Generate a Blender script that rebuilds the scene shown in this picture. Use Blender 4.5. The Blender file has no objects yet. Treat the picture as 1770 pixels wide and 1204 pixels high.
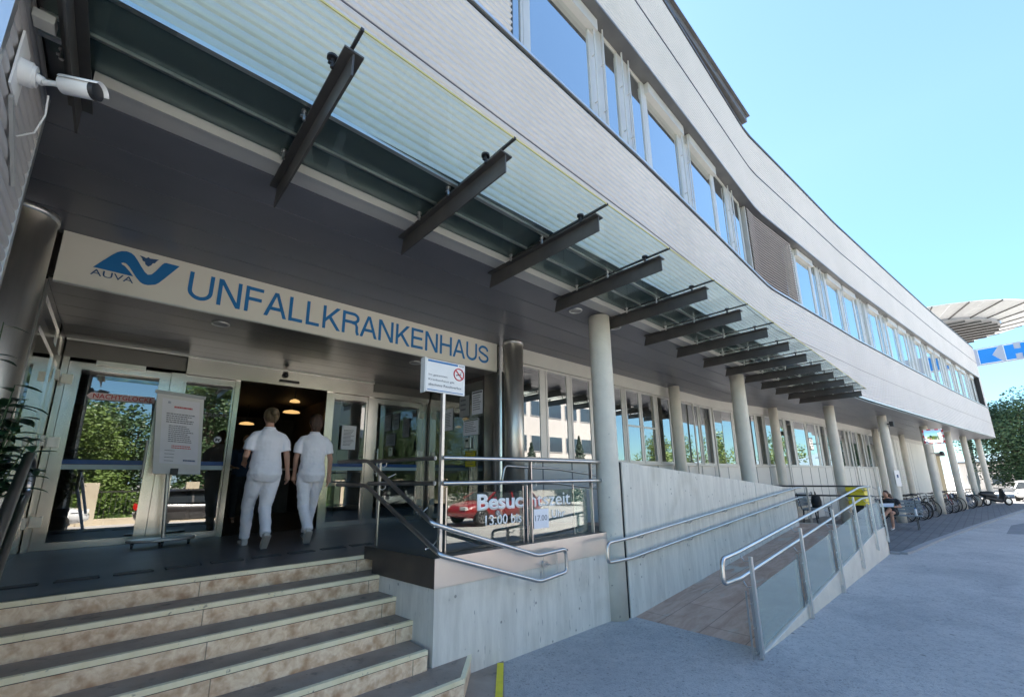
import bpy, math, random
from mathutils import Vector, Matrix, Euler
import numpy as np
random.seed(7)
S = bpy.context.scene
COL = S.collection
# ------------------------------------------------------------------ camera, sky, sun, exposure
# world: X along the straight entrance front, Y into the building, Z up, landing floor at z = 0
cam_d = bpy.data.cameras.new('camera'); cam = bpy.data.objects.new('camera', cam_d); COL.objects.link(cam); S.camera = cam
cam_d.sensor_width = 36; cam_d.lens = 735.62 / 1770 * 36; cam_d.shift_y = 62 / 1770; cam_d.clip_start = .05; cam_d.clip_end = 4000
def cam_matrix(y, p, r):
    cy, sy, cp, sp, cr, sr = math.cos(y), math.sin(y), math.cos(p), math.sin(p), math.cos(r), math.sin(r)
    Rz = Matrix(((cy, -sy, 0), (sy, cy, 0), (0, 0, 1))); Rx = Matrix(((1, 0, 0), (0, cp, -sp), (0, sp, cp))); Ry = Matrix(((cr, 0, sr), (0, 1, 0), (-sr, 0, cr)))
    R = Rz @ Rx @ Ry
    return Matrix((R.col[0], R.col[2], -R.col[1])).transposed()
cam.matrix_world = Matrix.Translation((0, 0, .78)) @ cam_matrix(-.7464, .2173, .0116).to_4x4()
SUN = Vector((.22, 1.0, 1.85)).normalized()
W = bpy.data.worlds.new('World'); S.world = W; W.use_nodes = True
nt = W.node_tree; bg = nt.nodes['Background']; sky = nt.nodes.new('ShaderNodeTexSky'); sky.sky_type = 'NISHITA'; sky.sun_disc = False
sky.sun_elevation = math.asin(SUN.z); sky.sun_rotation = math.atan2(SUN.x, SUN.y); sky.air_density = 1.0; sky.dust_density = .35; sky.ozone_density = 1.0; sky.altitude = 600
tn = nt.nodes.new('ShaderNodeMix'); tn.data_type = 'RGBA'; tn.blend_type = 'MULTIPLY'; tn.inputs['Factor'].default_value = 1; tn.inputs['B'].default_value = (.86, .97, 1.0, 1)
nt.links.new(sky.outputs[0], tn.inputs['A']); hz_c = nt.nodes.new('ShaderNodeTexCoord'); hz_s = nt.nodes.new('ShaderNodeSeparateXYZ'); nt.links.new(hz_c.outputs['Generated'], hz_s.inputs[0])
hz_r = nt.nodes.new('ShaderNodeValToRGB'); hz_r.color_ramp.elements[0].position = .04; hz_r.color_ramp.elements[0].color = (.50, .68, .74, 1); hz_r.color_ramp.elements[1].position = .55; hz_r.color_ramp.elements[1].color = (1, 1, 1, 1)
nt.links.new(hz_s.outputs['Z'], hz_r.inputs[0]); hz_m = nt.nodes.new('ShaderNodeMix'); hz_m.data_type = 'RGBA'; hz_m.blend_type = 'MULTIPLY'; hz_m.inputs['Factor'].default_value = 1
nt.links.new(tn.outputs['Result'], hz_m.inputs['A']); nt.links.new(hz_r.outputs[0], hz_m.inputs['B']); nt.links.new(hz_m.outputs['Result'], bg.inputs[0]); bg.inputs[1].default_value = .072
sd = bpy.data.lights.new('sun', 'SUN'); so = bpy.data.objects.new('sun', sd); COL.objects.link(so)
sd.energy = 5; sd.angle = math.radians(.5); sd.color = (1, .95, .86); so.rotation_euler = SUN.to_track_quat('Z', 'Y').to_euler()
S.view_settings.view_transform = 'Standard'; S.view_settings.look = 'None'; S.view_settings.gamma = 1; S.view_settings.exposure = 2.6
S.render.engine = 'CYCLES'
try:
    S.cycles.max_bounces = 10; S.cycles.transparent_max_bounces = 16; S.cycles.glossy_bounces = 5
except Exception: pass

# ------------------------------------------------------------------ materials
MATS = {}
def mat(name, col, rough=.6, metal=0., col2=None, scale=4., detail=6., lo=.35, hi=.65, stretch=None, bump=0., bscale=None, spec=None, coat=0, emit=None, col3=None, s3=20, t3=(.62, .7), distort=0.):
    if name in MATS: return MATS[name]
    m = bpy.data.materials.new(name); m.use_nodes = True; n = m.node_tree.nodes; L = m.node_tree.links
    p = n['Principled BSDF']; p.inputs['Base Color'].default_value = (*col, 1); p.inputs['Roughness'].default_value = rough; p.inputs['Metallic'].default_value = metal
    if spec is not None: p.inputs['Specular IOR Level'].default_value = spec
    if coat: p.inputs['Coat Weight'].default_value = coat; p.inputs['Coat Roughness'].default_value = .05
    if emit: p.inputs['Emission Color'].default_value = (*emit[:3], 1); p.inputs['Emission Strength'].default_value = emit[3]
    if col2 or bump:
        tc = n.new('ShaderNodeTexCoord'); mp = n.new('ShaderNodeMapping'); L.new(tc.outputs['Object'], mp.inputs[0])
        if stretch: mp.inputs['Scale'].default_value = stretch
    if col2:
        nz = n.new('ShaderNodeTexNoise'); nz.inputs['Scale'].default_value = scale; nz.inputs['Detail'].default_value = detail; nz.inputs['Roughness'].default_value = .62; nz.inputs['Distortion'].default_value = distort
        L.new(mp.outputs[0], nz.inputs[0])
        rp = n.new('ShaderNodeValToRGB'); rp.color_ramp.elements[0].position = lo; rp.color_ramp.elements[1].position = hi
        rp.color_ramp.elements[0].color = (*col, 1); rp.color_ramp.elements[1].color = (*col2, 1)
        L.new(nz.outputs[0], rp.inputs[0]); out = rp.outputs[0]
        if col3:
            n3 = n.new('ShaderNodeTexNoise'); n3.inputs['Scale'].default_value = s3; n3.inputs['Detail'].default_value = 3; L.new(mp.outputs[0], n3.inputs[0])
            r3 = n.new('ShaderNodeValToRGB'); r3.color_ramp.elements[0].position = t3[0]; r3.color_ramp.elements[1].position = t3[1]
            L.new(n3.outputs[0], r3.inputs[0]); mx = n.new('ShaderNodeMix'); mx.data_type = 'RGBA'
            L.new(r3.outputs[0], mx.inputs['Factor']); L.new(out, mx.inputs['A']); mx.inputs['B'].default_value = (*col3, 1); out = mx.outputs['Result']
        L.new(out, p.inputs['Base Color'])
    if bump:
        nb = n.new('ShaderNodeTexNoise'); nb.inputs['Scale'].default_value = bscale or scale * 4; nb.inputs['Detail'].default_value = 5; L.new(mp.outputs[0], nb.inputs[0])
        b = n.new('ShaderNodeBump'); b.inputs['Strength'].default_value = min(1, bump); b.inputs['Distance'].default_value = .01; L.new(nb.outputs[0], b.inputs['Height']); L.new(b.outputs[0], p.inputs['Normal'])
    MATS[name] = m; return m
def glass(name, refl=.18, tint=(.75, .82, .8), power=3.0, gcol=(1, 1, 1), rough=0.0, milk=0.):
    m = bpy.data.materials.new(name); m.use_nodes = True; n = m.node_tree.nodes; L = m.node_tree.links; n.clear()
    o = n.new('ShaderNodeOutputMaterial'); t = n.new('ShaderNodeBsdfTransparent'); t.inputs[0].default_value = (*tint, 1)
    g = n.new('ShaderNodeBsdfGlossy'); g.inputs['Color'].default_value = (*gcol, 1); g.inputs['Roughness'].default_value = rough
    ge = n.new('ShaderNodeNewGeometry'); dt = n.new('ShaderNodeVectorMath'); dt.operation = 'DOT_PRODUCT'; L.new(ge.outputs['Normal'], dt.inputs[0]); L.new(ge.outputs['Incoming'], dt.inputs[1])
    ab = n.new('ShaderNodeMath'); ab.operation = 'ABSOLUTE'; L.new(dt.outputs['Value'], ab.inputs[0]); om = n.new('ShaderNodeMath'); om.operation = 'SUBTRACT'; om.inputs[0].default_value = 1; L.new(ab.outputs[0], om.inputs[1])
    f = n.new('ShaderNodeMath'); f.operation = 'POWER'; L.new(om.outputs[0], f.inputs[0]); f.inputs[1].default_value = power
    a = n.new('ShaderNodeMath'); a.operation = 'MULTIPLY_ADD'; a.inputs[1].default_value = (1 - refl) * .8; a.inputs[2].default_value = refl; a.use_clamp = True
    L.new(f.outputs[0], a.inputs[0]); x = n.new('ShaderNodeMixShader'); L.new(a.outputs[0], x.inputs[0]); L.new(t.outputs[0], x.inputs[1]); L.new(g.outputs[0], x.inputs[2]); res = x
    if milk:
        df = n.new('ShaderNodeBsdfDiffuse'); df.inputs[0].default_value = (.55, .62, .60, 1); res = n.new('ShaderNodeMixShader'); res.inputs[0].default_value = milk; L.new(x.outputs[0], res.inputs[1]); L.new(df.outputs[0], res.inputs[2])
    L.new(res.outputs[0], o.inputs[0])
    return m
def joints(m, sx, sy, w=.012, dark=.55, off=(0, 0), swap=None, brick=.5):
    """thin darker joints of paving slabs or cladding panels over a material's colour"""
    n = m.node_tree.nodes; L = m.node_tree.links; p = n['Principled BSDF']
    tc = n.new('ShaderNodeTexCoord'); mp = n.new('ShaderNodeMapping'); L.new(tc.outputs['Object'], mp.inputs[0])
    if swap: mp.inputs['Rotation'].default_value = swap
    b = n.new('ShaderNodeTexBrick'); b.offset = brick; b.inputs['Scale'].default_value = 1; b.inputs['Mortar Size'].default_value = w; b.inputs['Brick Width'].default_value = sx; b.inputs['Row Height'].default_value = sy
    b.inputs['Color1'].default_value = (1, 1, 1, 1); b.inputs['Color2'].default_value = (.82, .82, .82, 1); b.inputs['Mortar'].default_value = (dark, dark, dark, 1)
    L.new(mp.outputs[0], b.inputs[0]); mx = n.new('ShaderNodeMix'); mx.data_type = 'RGBA'; mx.blend_type = 'MULTIPLY'; mx.inputs['Factor'].default_value = 1
    src = p.inputs['Base Color'].links[0].from_socket if p.inputs['Base Color'].links else None
    if src: L.new(src, mx.inputs['A'])
    else: mx.inputs['A'].default_value = p.inputs['Base Color'].default_value
    L.new(b.outputs[0], mx.inputs['B']); L.new(mx.outputs['Result'], p.inputs['Base Color']); return m

alu_sheet = mat('corrugated_sheet', (.47, .45, .445), .45, .12, (.51, .49, .485), .7)
alu_up = mat('corrugated_sheet_upper', (.46, .445, .435), .5, .08, (.51, .49, .48), .6)
alu = mat('brushed_aluminium', (.62, .62, .61), .34, .85, (.70, .69, .67), 3)
alu_white = mat('white_metal_frame', (.50, .49, .47), .4, .3, (.55, .54, .51), 3)
steel = mat('stainless_steel', (.62, .59, .54), .40, .92, (.72, .68, .62), 2.2, stretch=(6, 6, .6), bump=.04, bscale=30)
steel_rail = mat('stainless_tube', (.52, .52, .52), .30, 1., (.60, .59, .58), 6)
steel_clad = mat('steel_cladding', (.58, .56, .53), .22, .95, (.68, .65, .61), 1.5, bump=.05, bscale=2)
bronze = mat('brown_steel_cladding', (.085, .075, .07), .38, .55, (.12, .105, .095), 2)
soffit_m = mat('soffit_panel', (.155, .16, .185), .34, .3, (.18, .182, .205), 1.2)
recess_m = mat('recess_ceiling_panel', (.16, .15, .14), .3, .3, (.19, .18, .17), 1.5)
slot_m = mat('slot_dark_sheet', (.10, .10, .105), .3, .2, (.13, .13, .13), 2)
cream = mat('cream_band', (.70, .665, .59), .6, 0, (.74, .705, .63), 1.2)
fascia_m = mat('fascia_render', (.50, .49, .46), .7, 0, (.55, .54, .50), 1.5)
panel_m = mat('white_wall_panel', (.62, .61, .57), .5, 0, (.67, .66, .61), .8)
louv_m = mat('louvre_grey', (.16, .15, .165), .45, .5)
beam_m = mat('dark_painted_steel', (.075, .072, .07), .42, .4, (.10, .095, .09), 4, bump=.1, bscale=12)
black = mat('black_plastic', (.02, .02, .022), .45)
rubber = mat('rubber', (.018, .018, .018), .8)
conc = mat('board_marked_concrete', (.62, .585, .515), .82, 0, (.74, .70, .62), 2.2, stretch=(5, 5, .7), bump=.5, bscale=12, col3=(.25, .245, .235), s3=9, t3=(.69, .73), lo=.38, hi=.62)
conc_col = mat('smooth_concrete', (.60, .565, .49), .78, 0, (.70, .66, .57), 2.2, bump=.35, bscale=22, col3=(.27, .26, .24), s3=13, t3=(.70, .76))
asphalt = mat('asphalt', (.42, .40, .385), .8, 0, (.56, .535, .505), .35, detail=10, bump=1., bscale=70, col3=(.31, .30, .29), s3=38, t3=(.55, .72), lo=.32, hi=.68)
def speckle(m, scale, r0, dark, scale2=1.3, thr=(.60, .78), col=(.6, .6, .62)):
    """small dark spots (gum, oil) and broad worn stains multiplied over a ground material"""
    n = m.node_tree.nodes; L = m.node_tree.links; p = n['Principled BSDF']; src = p.inputs['Base Color'].links[0].from_socket
    tc = n.new('ShaderNodeTexCoord'); vo = n.new('ShaderNodeTexVoronoi'); vo.inputs['Scale'].default_value = scale; L.new(tc.outputs['Object'], vo.inputs[0])
    r = n.new('ShaderNodeValToRGB'); r.color_ramp.elements[0].position = r0; r.color_ramp.elements[0].color = (dark, dark, dark, 1); r.color_ramp.elements[1].position = r0 + .03; L.new(vo.outputs['Distance'], r.inputs[0])
    a = n.new('ShaderNodeMix'); a.data_type = 'RGBA'; a.blend_type = 'MULTIPLY'; a.inputs['Factor'].default_value = 1; L.new(src, a.inputs['A']); L.new(r.outputs[0], a.inputs['B'])
    nz = n.new('ShaderNodeTexNoise'); nz.inputs['Scale'].default_value = scale2; nz.inputs['Detail'].default_value = 8; nz.inputs['Distortion'].default_value = .8; L.new(tc.outputs['Object'], nz.inputs[0])
    q = n.new('ShaderNodeValToRGB'); q.color_ramp.elements[0].position = thr[0]; q.color_ramp.elements[1].position = thr[1]; q.color_ramp.elements[0].color = (1, 1, 1, 1); q.color_ramp.elements[1].color = (*col, 1); L.new(nz.outputs[0], q.inputs[0])
    b = n.new('ShaderNodeMix'); b.data_type = 'RGBA'; b.blend_type = 'MULTIPLY'; b.inputs['Factor'].default_value = 1; L.new(a.outputs['Result'], b.inputs['A']); L.new(q.outputs[0], b.inputs['B']); L.new(b.outputs['Result'], p.inputs['Base Color'])
speckle(asphalt, 17, .16, .72, 11, (.42, .68), (.84, .85, .86)); speckle(asphalt, 2.6, .05, .5, .7, (.48, .75), (.74, .75, .77)); asphalt_p = mat('asphalt_patch', (.20, .205, .215), .85, 0, (.25, .255, .26), 3, bump=1., bscale=70)
tread_m = mat('dark_stone_tread', (.25, .195, .155), .5, 0, (.34, .275, .225), 2.5, bump=.2, bscale=60, col3=(.075, .065, .062), s3=9, t3=(.6, .8))
landing_m = mat('dark_stone_floor', (.085, .080, .080), .42, 0, (.125, .115, .112), 1.4, bump=.15, bscale=60)
riser_m = mat('veined_marble', (.72, .50, .31), .5, 0, (.90, .72, .51), 12, detail=9, bump=.4, bscale=24, col3=(.50, .29, .16), s3=10, t3=(.48, .70), distort=1.6)
joints(riser_m, 1.35, 90, .004, .45)
nose_m = mat('cream_nosing', (.82, .70, .44), .5, 0, (.90, .79, .54), 9, col3=(.38, .34, .24), s3=30, t3=(.66, .74))
speckle(conc, 5.5, .06, .5, 1.2, (.55, .8), (.80, .79, .76)); speckle(tread_m, 9, .06, .6, 2.2, (.5, .75), (.75, .72, .70))
ramp_m = mat('pink_stone_slabs', (.46, .29, .205), .55, 0, (.62, .43, .33), 3, detail=8, bump=.3, bscale=30, col3=(.56, .50, .42), s3=2.2, t3=(.60, .72), distort=1.5, stretch=(.7, 2, 1)); joints(ramp_m, 1.2, .5, .006, .5)
pave_m = mat('grey_paving', (.15, .15, .155), .75, 0, (.20, .195, .195), 2.2, bump=.4, bscale=40); joints(pave_m, .4, .2, .012, .6)
kerb_m = mat('kerb_stone', (.30, .30, .30), .75, 0, (.36, .355, .35), 5, bump=.4, bscale=40)
yellow = mat('yellow_tape', (.80, .66, .02), .5, 0, (.70, .57, .03), 12)
yellow_box = mat('yellow_box_plastic', (.70, .56, .02), .5, 0, (.78, .62, .04), 5)
blue_l = mat('blue_lettering', (.012, .16, .42), .45)
blue_n = mat('navy_emblem', (.03, .09, .22), .45)
white_p = mat('white_plastic', (.84, .83, .81), .45, 0, (.79, .78, .76), 6)
paper = mat('paper', (.90, .89, .93), .6, 0, (.86, .85, .89), 6)
ink = mat('grey_ink', (.16, .16, .19), .7); inkred = mat('red_ink', (.62, .06, .07), .6); pinkpap = mat('pink_sticker', (.85, .66, .66), .6)
cloth_w = mat('white_uniform_cloth', (.88, .87, .91), .85, 0, (.92, .91, .94), 9, bump=.3, bscale=22)
skin = mat('skin', (.48, .27, .19), .5, 0, (.53, .30, .21), 8, spec=.3)
hair_bl = mat('blond_hair', (.10, .062, .028), .6, 0, (.21, .14, .07), 30, stretch=(1, 1, .2), bump=.6, bscale=60)
hair_br = mat('auburn_hair', (.035, .018, .010), .6, 0, (.08, .04, .022), 30, stretch=(1, 1, .2), bump=.6, bscale=60)
cloth_k = mat('black_cloth', (.02, .022, .026), .85, 0, (.035, .037, .04), 12); cloth_b = mat('dark_blue_cloth', (.03, .05, .10), .85)
shoe_m = mat('white_shoe', (.62, .61, .58), .6, 0, (.55, .53, .49), 14); sole_m = mat('grey_sole', (.42, .38, .33), .8); navy = mat('navy_sock', (.03, .05, .12), .8)
leaf_m = mat('leaf_green', (.035, .075, .03), .5, 0, (.075, .13, .04), 6); leaf_d = mat('leaf_dark_gloss', (.02, .06, .03), .28, 0, (.035, .10, .04), 9)
leaf_y = mat('leaf_yellow_green', (.08, .14, .025), .55, 0, (.14, .20, .04), 3); leaf_con = mat('conifer_green', (.03, .06, .04), .6, 0, (.055, .09, .06), 5)
bark = mat('bark', (.09, .065, .045), .9, 0, (.14, .11, .08), 8, stretch=(1, 1, .3), bump=.8)
grass_m = mat('lawn', (.06, .13, .02), .9, 0, (.10, .19, .03), 3, bump=.8, bscale=60)
house_w = mat('white_render', (.50, .465, .43), .8, 0, (.55, .51, .47), .7); house_y = mat('cream_render', (.46, .40, .27), .8, 0, (.51, .45, .32), .7); wall_b = mat('beige_wall', (.55, .46, .33), .8, 0, (.62, .53, .40), 2)
win_dk = mat('far_window_pane', (.05, .07, .09), .08, 0, spec=.8)
roof_m = mat('grey_roof', (.14, .13, .13), .7, 0, (.18, .17, .16), 3)
hill_m = mat('haze_blue_hillside', (.12, .18, .22), 1., 0, (.15, .21, .24), .01)  # haze of the distance is put into the bluish base colour
wood_g = mat('grey_wood_slats', (.23, .26, .27), .7, 0, (.31, .34, .35), 6, stretch=(.6, 8, 8)); teal = mat('teal_booklet', (.12, .27, .26), .6)
car_w = mat('white_car_paint', (.70, .70, .70), .3, 0, coat=1.); car_k = mat('black_car_paint', (.025, .022, .022), .3, 0, coat=1.); car_r = mat('red_car_paint', (.33, .012, .015), .3, 0, coat=1.)
car_gl = mat('car_glass', (.02, .025, .03), .05, 0, spec=.9); rimm = mat('alloy_rim', (.5, .5, .5), .3, .9); tail_red = mat('tail_lamp_red', (.5, .01, .01), .2)
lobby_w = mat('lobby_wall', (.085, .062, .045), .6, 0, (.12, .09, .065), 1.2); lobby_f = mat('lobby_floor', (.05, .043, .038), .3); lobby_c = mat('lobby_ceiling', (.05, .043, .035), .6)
warm_lamp = mat('warm_lamp', (1, .75, .4), .5, emit=(1, .60, .22, .16)); room_m = mat('room_grey', (.20, .21, .22), .8, 0, (.26, .26, .27), 1)
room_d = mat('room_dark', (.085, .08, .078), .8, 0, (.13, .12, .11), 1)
sticker_blue = mat('blue_film_stripe', (.02, .09, .30), .4); sticker_lt = mat('pale_film_stripe', (.45, .58, .62), .4)
g_door = glass('door_glass', .20, (.62, .70, .66)); g_win = glass('window_glass', .30, (.55, .62, .62)); g_up = glass('upper_window_glass', .58, (.45, .52, .55), gcol=(.97, 1.0, .97))
g_can = glass('canopy_glass', .02, (.90, .97, .955), power=5.0); g_pan = glass('railing_glass', .08, (.72, .78, .76)); g_ramp = glass('ramp_glass', .10, (.72, .82, .80), milk=.28)
seal_y = mat('yellowed_seal', (.50, .46, .18), .6); seal_k = mat('dark_seal', (.03, .03, .03), .6)
mesh_gr = mat('galvanised_grid', (.42, .43, .44), .5, .3, (.48, .49, .50), 3)

# ------------------------------------------------------------------ mesh builder
def frame_of(t, ref=Vector((0, 0, 1))):
    t = t.normalized(); a = t.cross(ref)
    if a.length < 1e-3: a = t.cross(Vector((0, 1, 0)))
    a.normalize(); b = t.cross(a); b.normalize(); return a, b
class MB:
    def __init__(s): s.v = []; s.f = []; s.sm = []
    def add(s, vs, fs, smooth=False):
        o = len(s.v); s.v += [tuple(p) for p in vs]; s.f += [tuple(i + o for i in f) for f in fs]; s.sm += [smooth] * len(fs); return s
    def box(s, x0, x1, y0, y1, z0, z1):
        return s.add([(x0, y0, z0), (x1, y0, z0), (x1, y1, z0), (x0, y1, z0), (x0, y0, z1), (x1, y0, z1), (x1, y1, z1), (x0, y1, z1)],
                     [(0, 3, 2, 1), (4, 5, 6, 7), (0, 1, 5, 4), (1, 2, 6, 5), (2, 3, 7, 6), (3, 0, 4, 7)])
    def obox(s, c, ux, uy, uz, hx, hy, hz):
        c = Vector(c); ux, uy, uz = [Vector(u).normalized() for u in (ux, uy, uz)]; vs = []
        for k in (-1, 1):
            for i, j in ((-1, -1), (1, -1), (1, 1), (-1, 1)): vs.append(c + ux * hx * i + uy * hy * j + uz * hz * k)
        return s.add(vs, [(0, 3, 2, 1), (4, 5, 6, 7), (0, 1, 5, 4), (1, 2, 6, 5), (2, 3, 7, 6), (3, 0, 4, 7)])
    def bar(s, a, b, w, h, up=(0, 0, 1)):
        a = Vector(a); b = Vector(b); t = (b - a); x, y = frame_of(t, Vector(up)); return s.obox((a + b) / 2, t, x, y, t.length / 2, w / 2, h / 2)
    def tube(s, pts, r, n=10, cap=True, smooth=True):
        pts = [Vector(p) for p in pts]; rs = r if isinstance(r, (list, tuple)) else [r] * len(pts); rings = []; prev = None
        for i, p in enumerate(pts):
            t = (pts[min(i + 1, len(pts) - 1)] - pts[max(i - 1, 0)]).normalized()
            if prev is None: a, b = frame_of(t)
            else:
                a = prev - t * prev.dot(t)
                if a.length < 1e-5: a, b = frame_of(t)
                a.normalize(); b = t.cross(a)
            prev = a; rr = rs[i]; rx, ry = rr if isinstance(rr, (list, tuple)) else (rr, rr)
            rings.append([p + a * rx * math.cos(2 * math.pi * k / n) + b * ry * math.sin(2 * math.pi * k / n) for k in range(n)])
        vs = [q for rg in rings for q in rg]; fs = []
        for i in range(len(rings) - 1):
            for k in range(n): fs.append((i * n + k, i * n + (k + 1) % n, (i + 1) * n + (k + 1) % n, (i + 1) * n + k))
        s.add(vs, fs, smooth)
        if cap: s.add(rings[0], [tuple(range(n))[::-1]]); s.add(rings[-1], [tuple(range(n))])
        return s
    def loft(s, rings, n=16):
        """rings: (centre, rx, ry) ellipses in horizontal planes, capped"""
        vs = [];
        for c, rx, ry in rings: vs += [Vector(c) + Vector((rx * math.cos(2 * math.pi * k / n), ry * math.sin(2 * math.pi * k / n), 0)) for k in range(n)]
        fs = [(i * n + k, i * n + (k + 1) % n, (i + 1) * n + (k + 1) % n, (i + 1) * n + k) for i in range(len(rings) - 1) for k in range(n)]
        fs += [tuple(range(n))[::-1], tuple(range((len(rings) - 1) * n, len(rings) * n))]
        return s.add(vs, fs, True)
    def ball(s, c, rx, ry, rz, n=12, m=8):
        c = Vector(c); return s.loft([(c + Vector((0, 0, rz * math.sin(a))), max(.001, rx * math.cos(a)), max(.001, ry * math.cos(a))) for a in [math.pi * (i / m - .5) for i in range(m + 1)]], n)
    def prism(s, poly, d, org=(0, 0, 0), ux=(1, 0, 0), uy=(0, 0, 1)):
        """2-D polygon in the plane (ux, uy) through org, thickened by vector d"""
        o = Vector(org); ux = Vector(ux); uy = Vector(uy); d = Vector(d); n = len(poly)
        a = [o + ux * x + uy * y for x, y in poly]; b = [p + d for p in a]
        return s.add(a + b, [tuple(range(n)), tuple(range(n, 2 * n))[::-1]] + [(i, i + n, (i + 1) % n + n, (i + 1) % n) for i in range(n)])
    def cyl(s, a, b, r, n=16, r2=None): return s.tube([a, b], [r, r if r2 is None else r2], n)
    def build(s, name, m, parent=None, bevel=0, loc=None):
        me = bpy.data.meshes.new(name); off = Vector(loc) if loc is not None else Vector((0, 0, 0)); p = parent
        while p is not None: off = off + Vector(p.location); p = p.parent
        me.from_pydata([(x - off.x, y - off.y, z - off.z) for x, y, z in s.v], [], s.f); me.polygons.foreach_set('use_smooth', s.sm); me.materials.append(m); me.update()
        o = bpy.data.objects.new(name, me); COL.objects.link(o)
        if loc is not None: o.location = loc
        if parent is not None: o.parent = parent
        if bevel:
            b = o.modifiers.new('bevel', 'BEVEL'); b.width = bevel; b.segments = 2; b.limit_method = 'ANGLE'
        return o
def tag(o, label=None, cat=None, group=None, kind=None):
    if label: o['label'] = label
    if cat: o['category'] = cat
    if group: o['group'] = group
    if kind: o['kind'] = kind
    return o
def thing(name, label, cat, loc=(0, 0, 0), group=None):
    o = bpy.data.objects.new(name, None); o.empty_display_size = .2; COL.objects.link(o); o.location = loc; return tag(o, label, cat, group)
def dup(root, loc, rz=None, label=None, group=None, swap=None):
    def cp(o, par):
        c = o.copy(); COL.objects.link(c)
        if par is not None: c.parent = par
        for ch in [q for q in o.children]: cp(ch, c)
        return c
    kids = list(root.children); r = root.copy(); COL.objects.link(r); r.location = loc
    for k in kids: cp(k, r)
    if rz is not None: r.rotation_euler = (0, 0, rz)
    if label: r['label'] = label
    if group: r['group'] = group
    if swap:
        def sw(o):
            if o.type == 'MESH':
                for i, sl in enumerate(o.material_slots):
                    om = sl.material
                    if om in swap: sl.link = 'OBJECT'; sl.material = swap[om]
            for c in o.children: sw(c)
        sw(r)
    return r
def text_mesh(name, s, m, parent, org, ux, uy, width=None, height=None, depth=.004, bold=0., spacing=1., align='L'):
    """lettering as real geometry: cap height/width fitted, lying in plane (ux, uy) at org (lower-left corner)"""
    c = bpy.data.curves.new(name, 'FONT'); c.body = s; c.size = 1; c.resolution_u = 3; c.offset = bold; c.space_character = spacing
    t = bpy.data.objects.new(name + '_src', c); COL.objects.link(t); bpy.context.view_layer.update()
    me = bpy.data.meshes.new_from_object(t); COL.objects.unlink(t); bpy.data.objects.remove(t)
    xs = [v.co.x for v in me.vertices]; ys = [v.co.y for v in me.vertices]; x0, x1, y0, y1 = min(xs), max(xs), min(ys), max(ys)
    sx = width / (x1 - x0) if width else None; sy = height / (y1 - y0) if height else None
    sx = sx or sy; sy = sy or sx; ux = Vector(ux).normalized(); uy = Vector(uy).normalized(); nn = ux.cross(uy)
    off = Vector((0, 0, 0)); p = parent
    while p is not None: off = off + Vector(p.location); p = p.parent
    for v in me.vertices: v.co = Vector(org) + ux * (v.co.x - x0) * sx + uy * (v.co.y - y0) * sy + nn * depth - off
    me.materials.append(m); o = bpy.data.objects.new(name, me); COL.objects.link(o)
    if parent is not None: o.parent = parent
    sl = o.modifiers.new('thick', 'SOLIDIFY'); sl.thickness = depth * .6; sl.offset = -1
    return o
def lines_block(mb, org, ux, uy, w, n, pitch, h, seed=0, ragged=.35):
    """rows of tiny print (illegible at this distance) as thin bars of words"""
    r = random.Random(seed); org = Vector(org); ux = Vector(ux).normalized(); uy = Vector(uy).normalized(); nn = ux.cross(uy)
    for k in range(n):
        x = 0; end = w * (1 - r.random() * ragged)
        while x < end:
            l = min(r.uniform(.04, .12) * w, end - x)
            if l > .004: mb.obox(org + ux * (x + l / 2) - uy * k * pitch + nn * .002, ux, uy, nn, l / 2, h / 2, .0006)
            x += l + .018 * w

# ------------------------------------------------------------------ plan curves
def interp(P, x):
    if x <= P[0][0]: return P[0][1]
    for (a, b), (c, d) in zip(P, P[1:]):
        if x <= c: return b + (d - b) * (x - a) / (c - a)
    return P[-1][1]
FAC = [(-9, 2.66), (-3, 2.60), (.5, 2.56), (2.5, 2.585), (5, 2.61), (7.5, 2.68), (9.5, 2.745), (10.7, 2.78), (11.1, 2.785), (11.4, 2.76), (13.7, 2.55), (15.5, 2.39), (17.9, 2.18), (23.5, 1.56), (32.4, .56), (44.6, -.93)]
def fac(x): return (interp(FAC, x - .12) + interp(FAC, x) * 2 + interp(FAC, x + .12)) / 4
WALL = [(4.7, 5.36), (13.0, 5.36), (14.2, 5.26), (15.2, 5.08), (16.5, 4.85), (20.2, 4.4), (28.9, 3.78), (35, 3.38), (45, 2.7)]
def wall(x): return interp(WALL, x)
def xs(a, b, st=.5):
    n = max(1, int(math.ceil((b - a) / st))); return [a + (b - a) * i / n for i in range(n + 1)]
def nrm(F, x):
    t = Vector((.2, F(x + .1) - F(x - .1), 0)).normalized(); return Vector((-t.y, t.x, 0))   # into the building
def at(F, x, off, z):
    n = nrm(F, x); return Vector((x + n.x * off, F(x) + n.y * off, z))
def sheet(mb, F, X, prof, smooth=True):
    """profile [(offset, z)] swept along plan curve F"""
    vs = [at(F, x, o, z) for x in X for o, z in prof]; n = len(prof)
    return mb.add(vs, [(i * n + k, (i + 1) * n + k, (i + 1) * n + k + 1, i * n + k + 1) for i in range(len(X) - 1) for k in range(n - 1)], smooth)
def solid(mb, F, X, o0, o1, z0, z1):
    sheet(mb, F, X, [(o0, z0), (o0, z1), (o1, z1), (o1, z0), (o0, z0)], False)
    for x, fl in ((X[0], 1), (X[-1], -1)):
        q = [at(F, x, o0, z0), at(F, x, o1, z0), at(F, x, o1, z1), at(F, x, o0, z1)]; mb.add(q, [tuple(range(4))[::fl]])
    return mb
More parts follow.
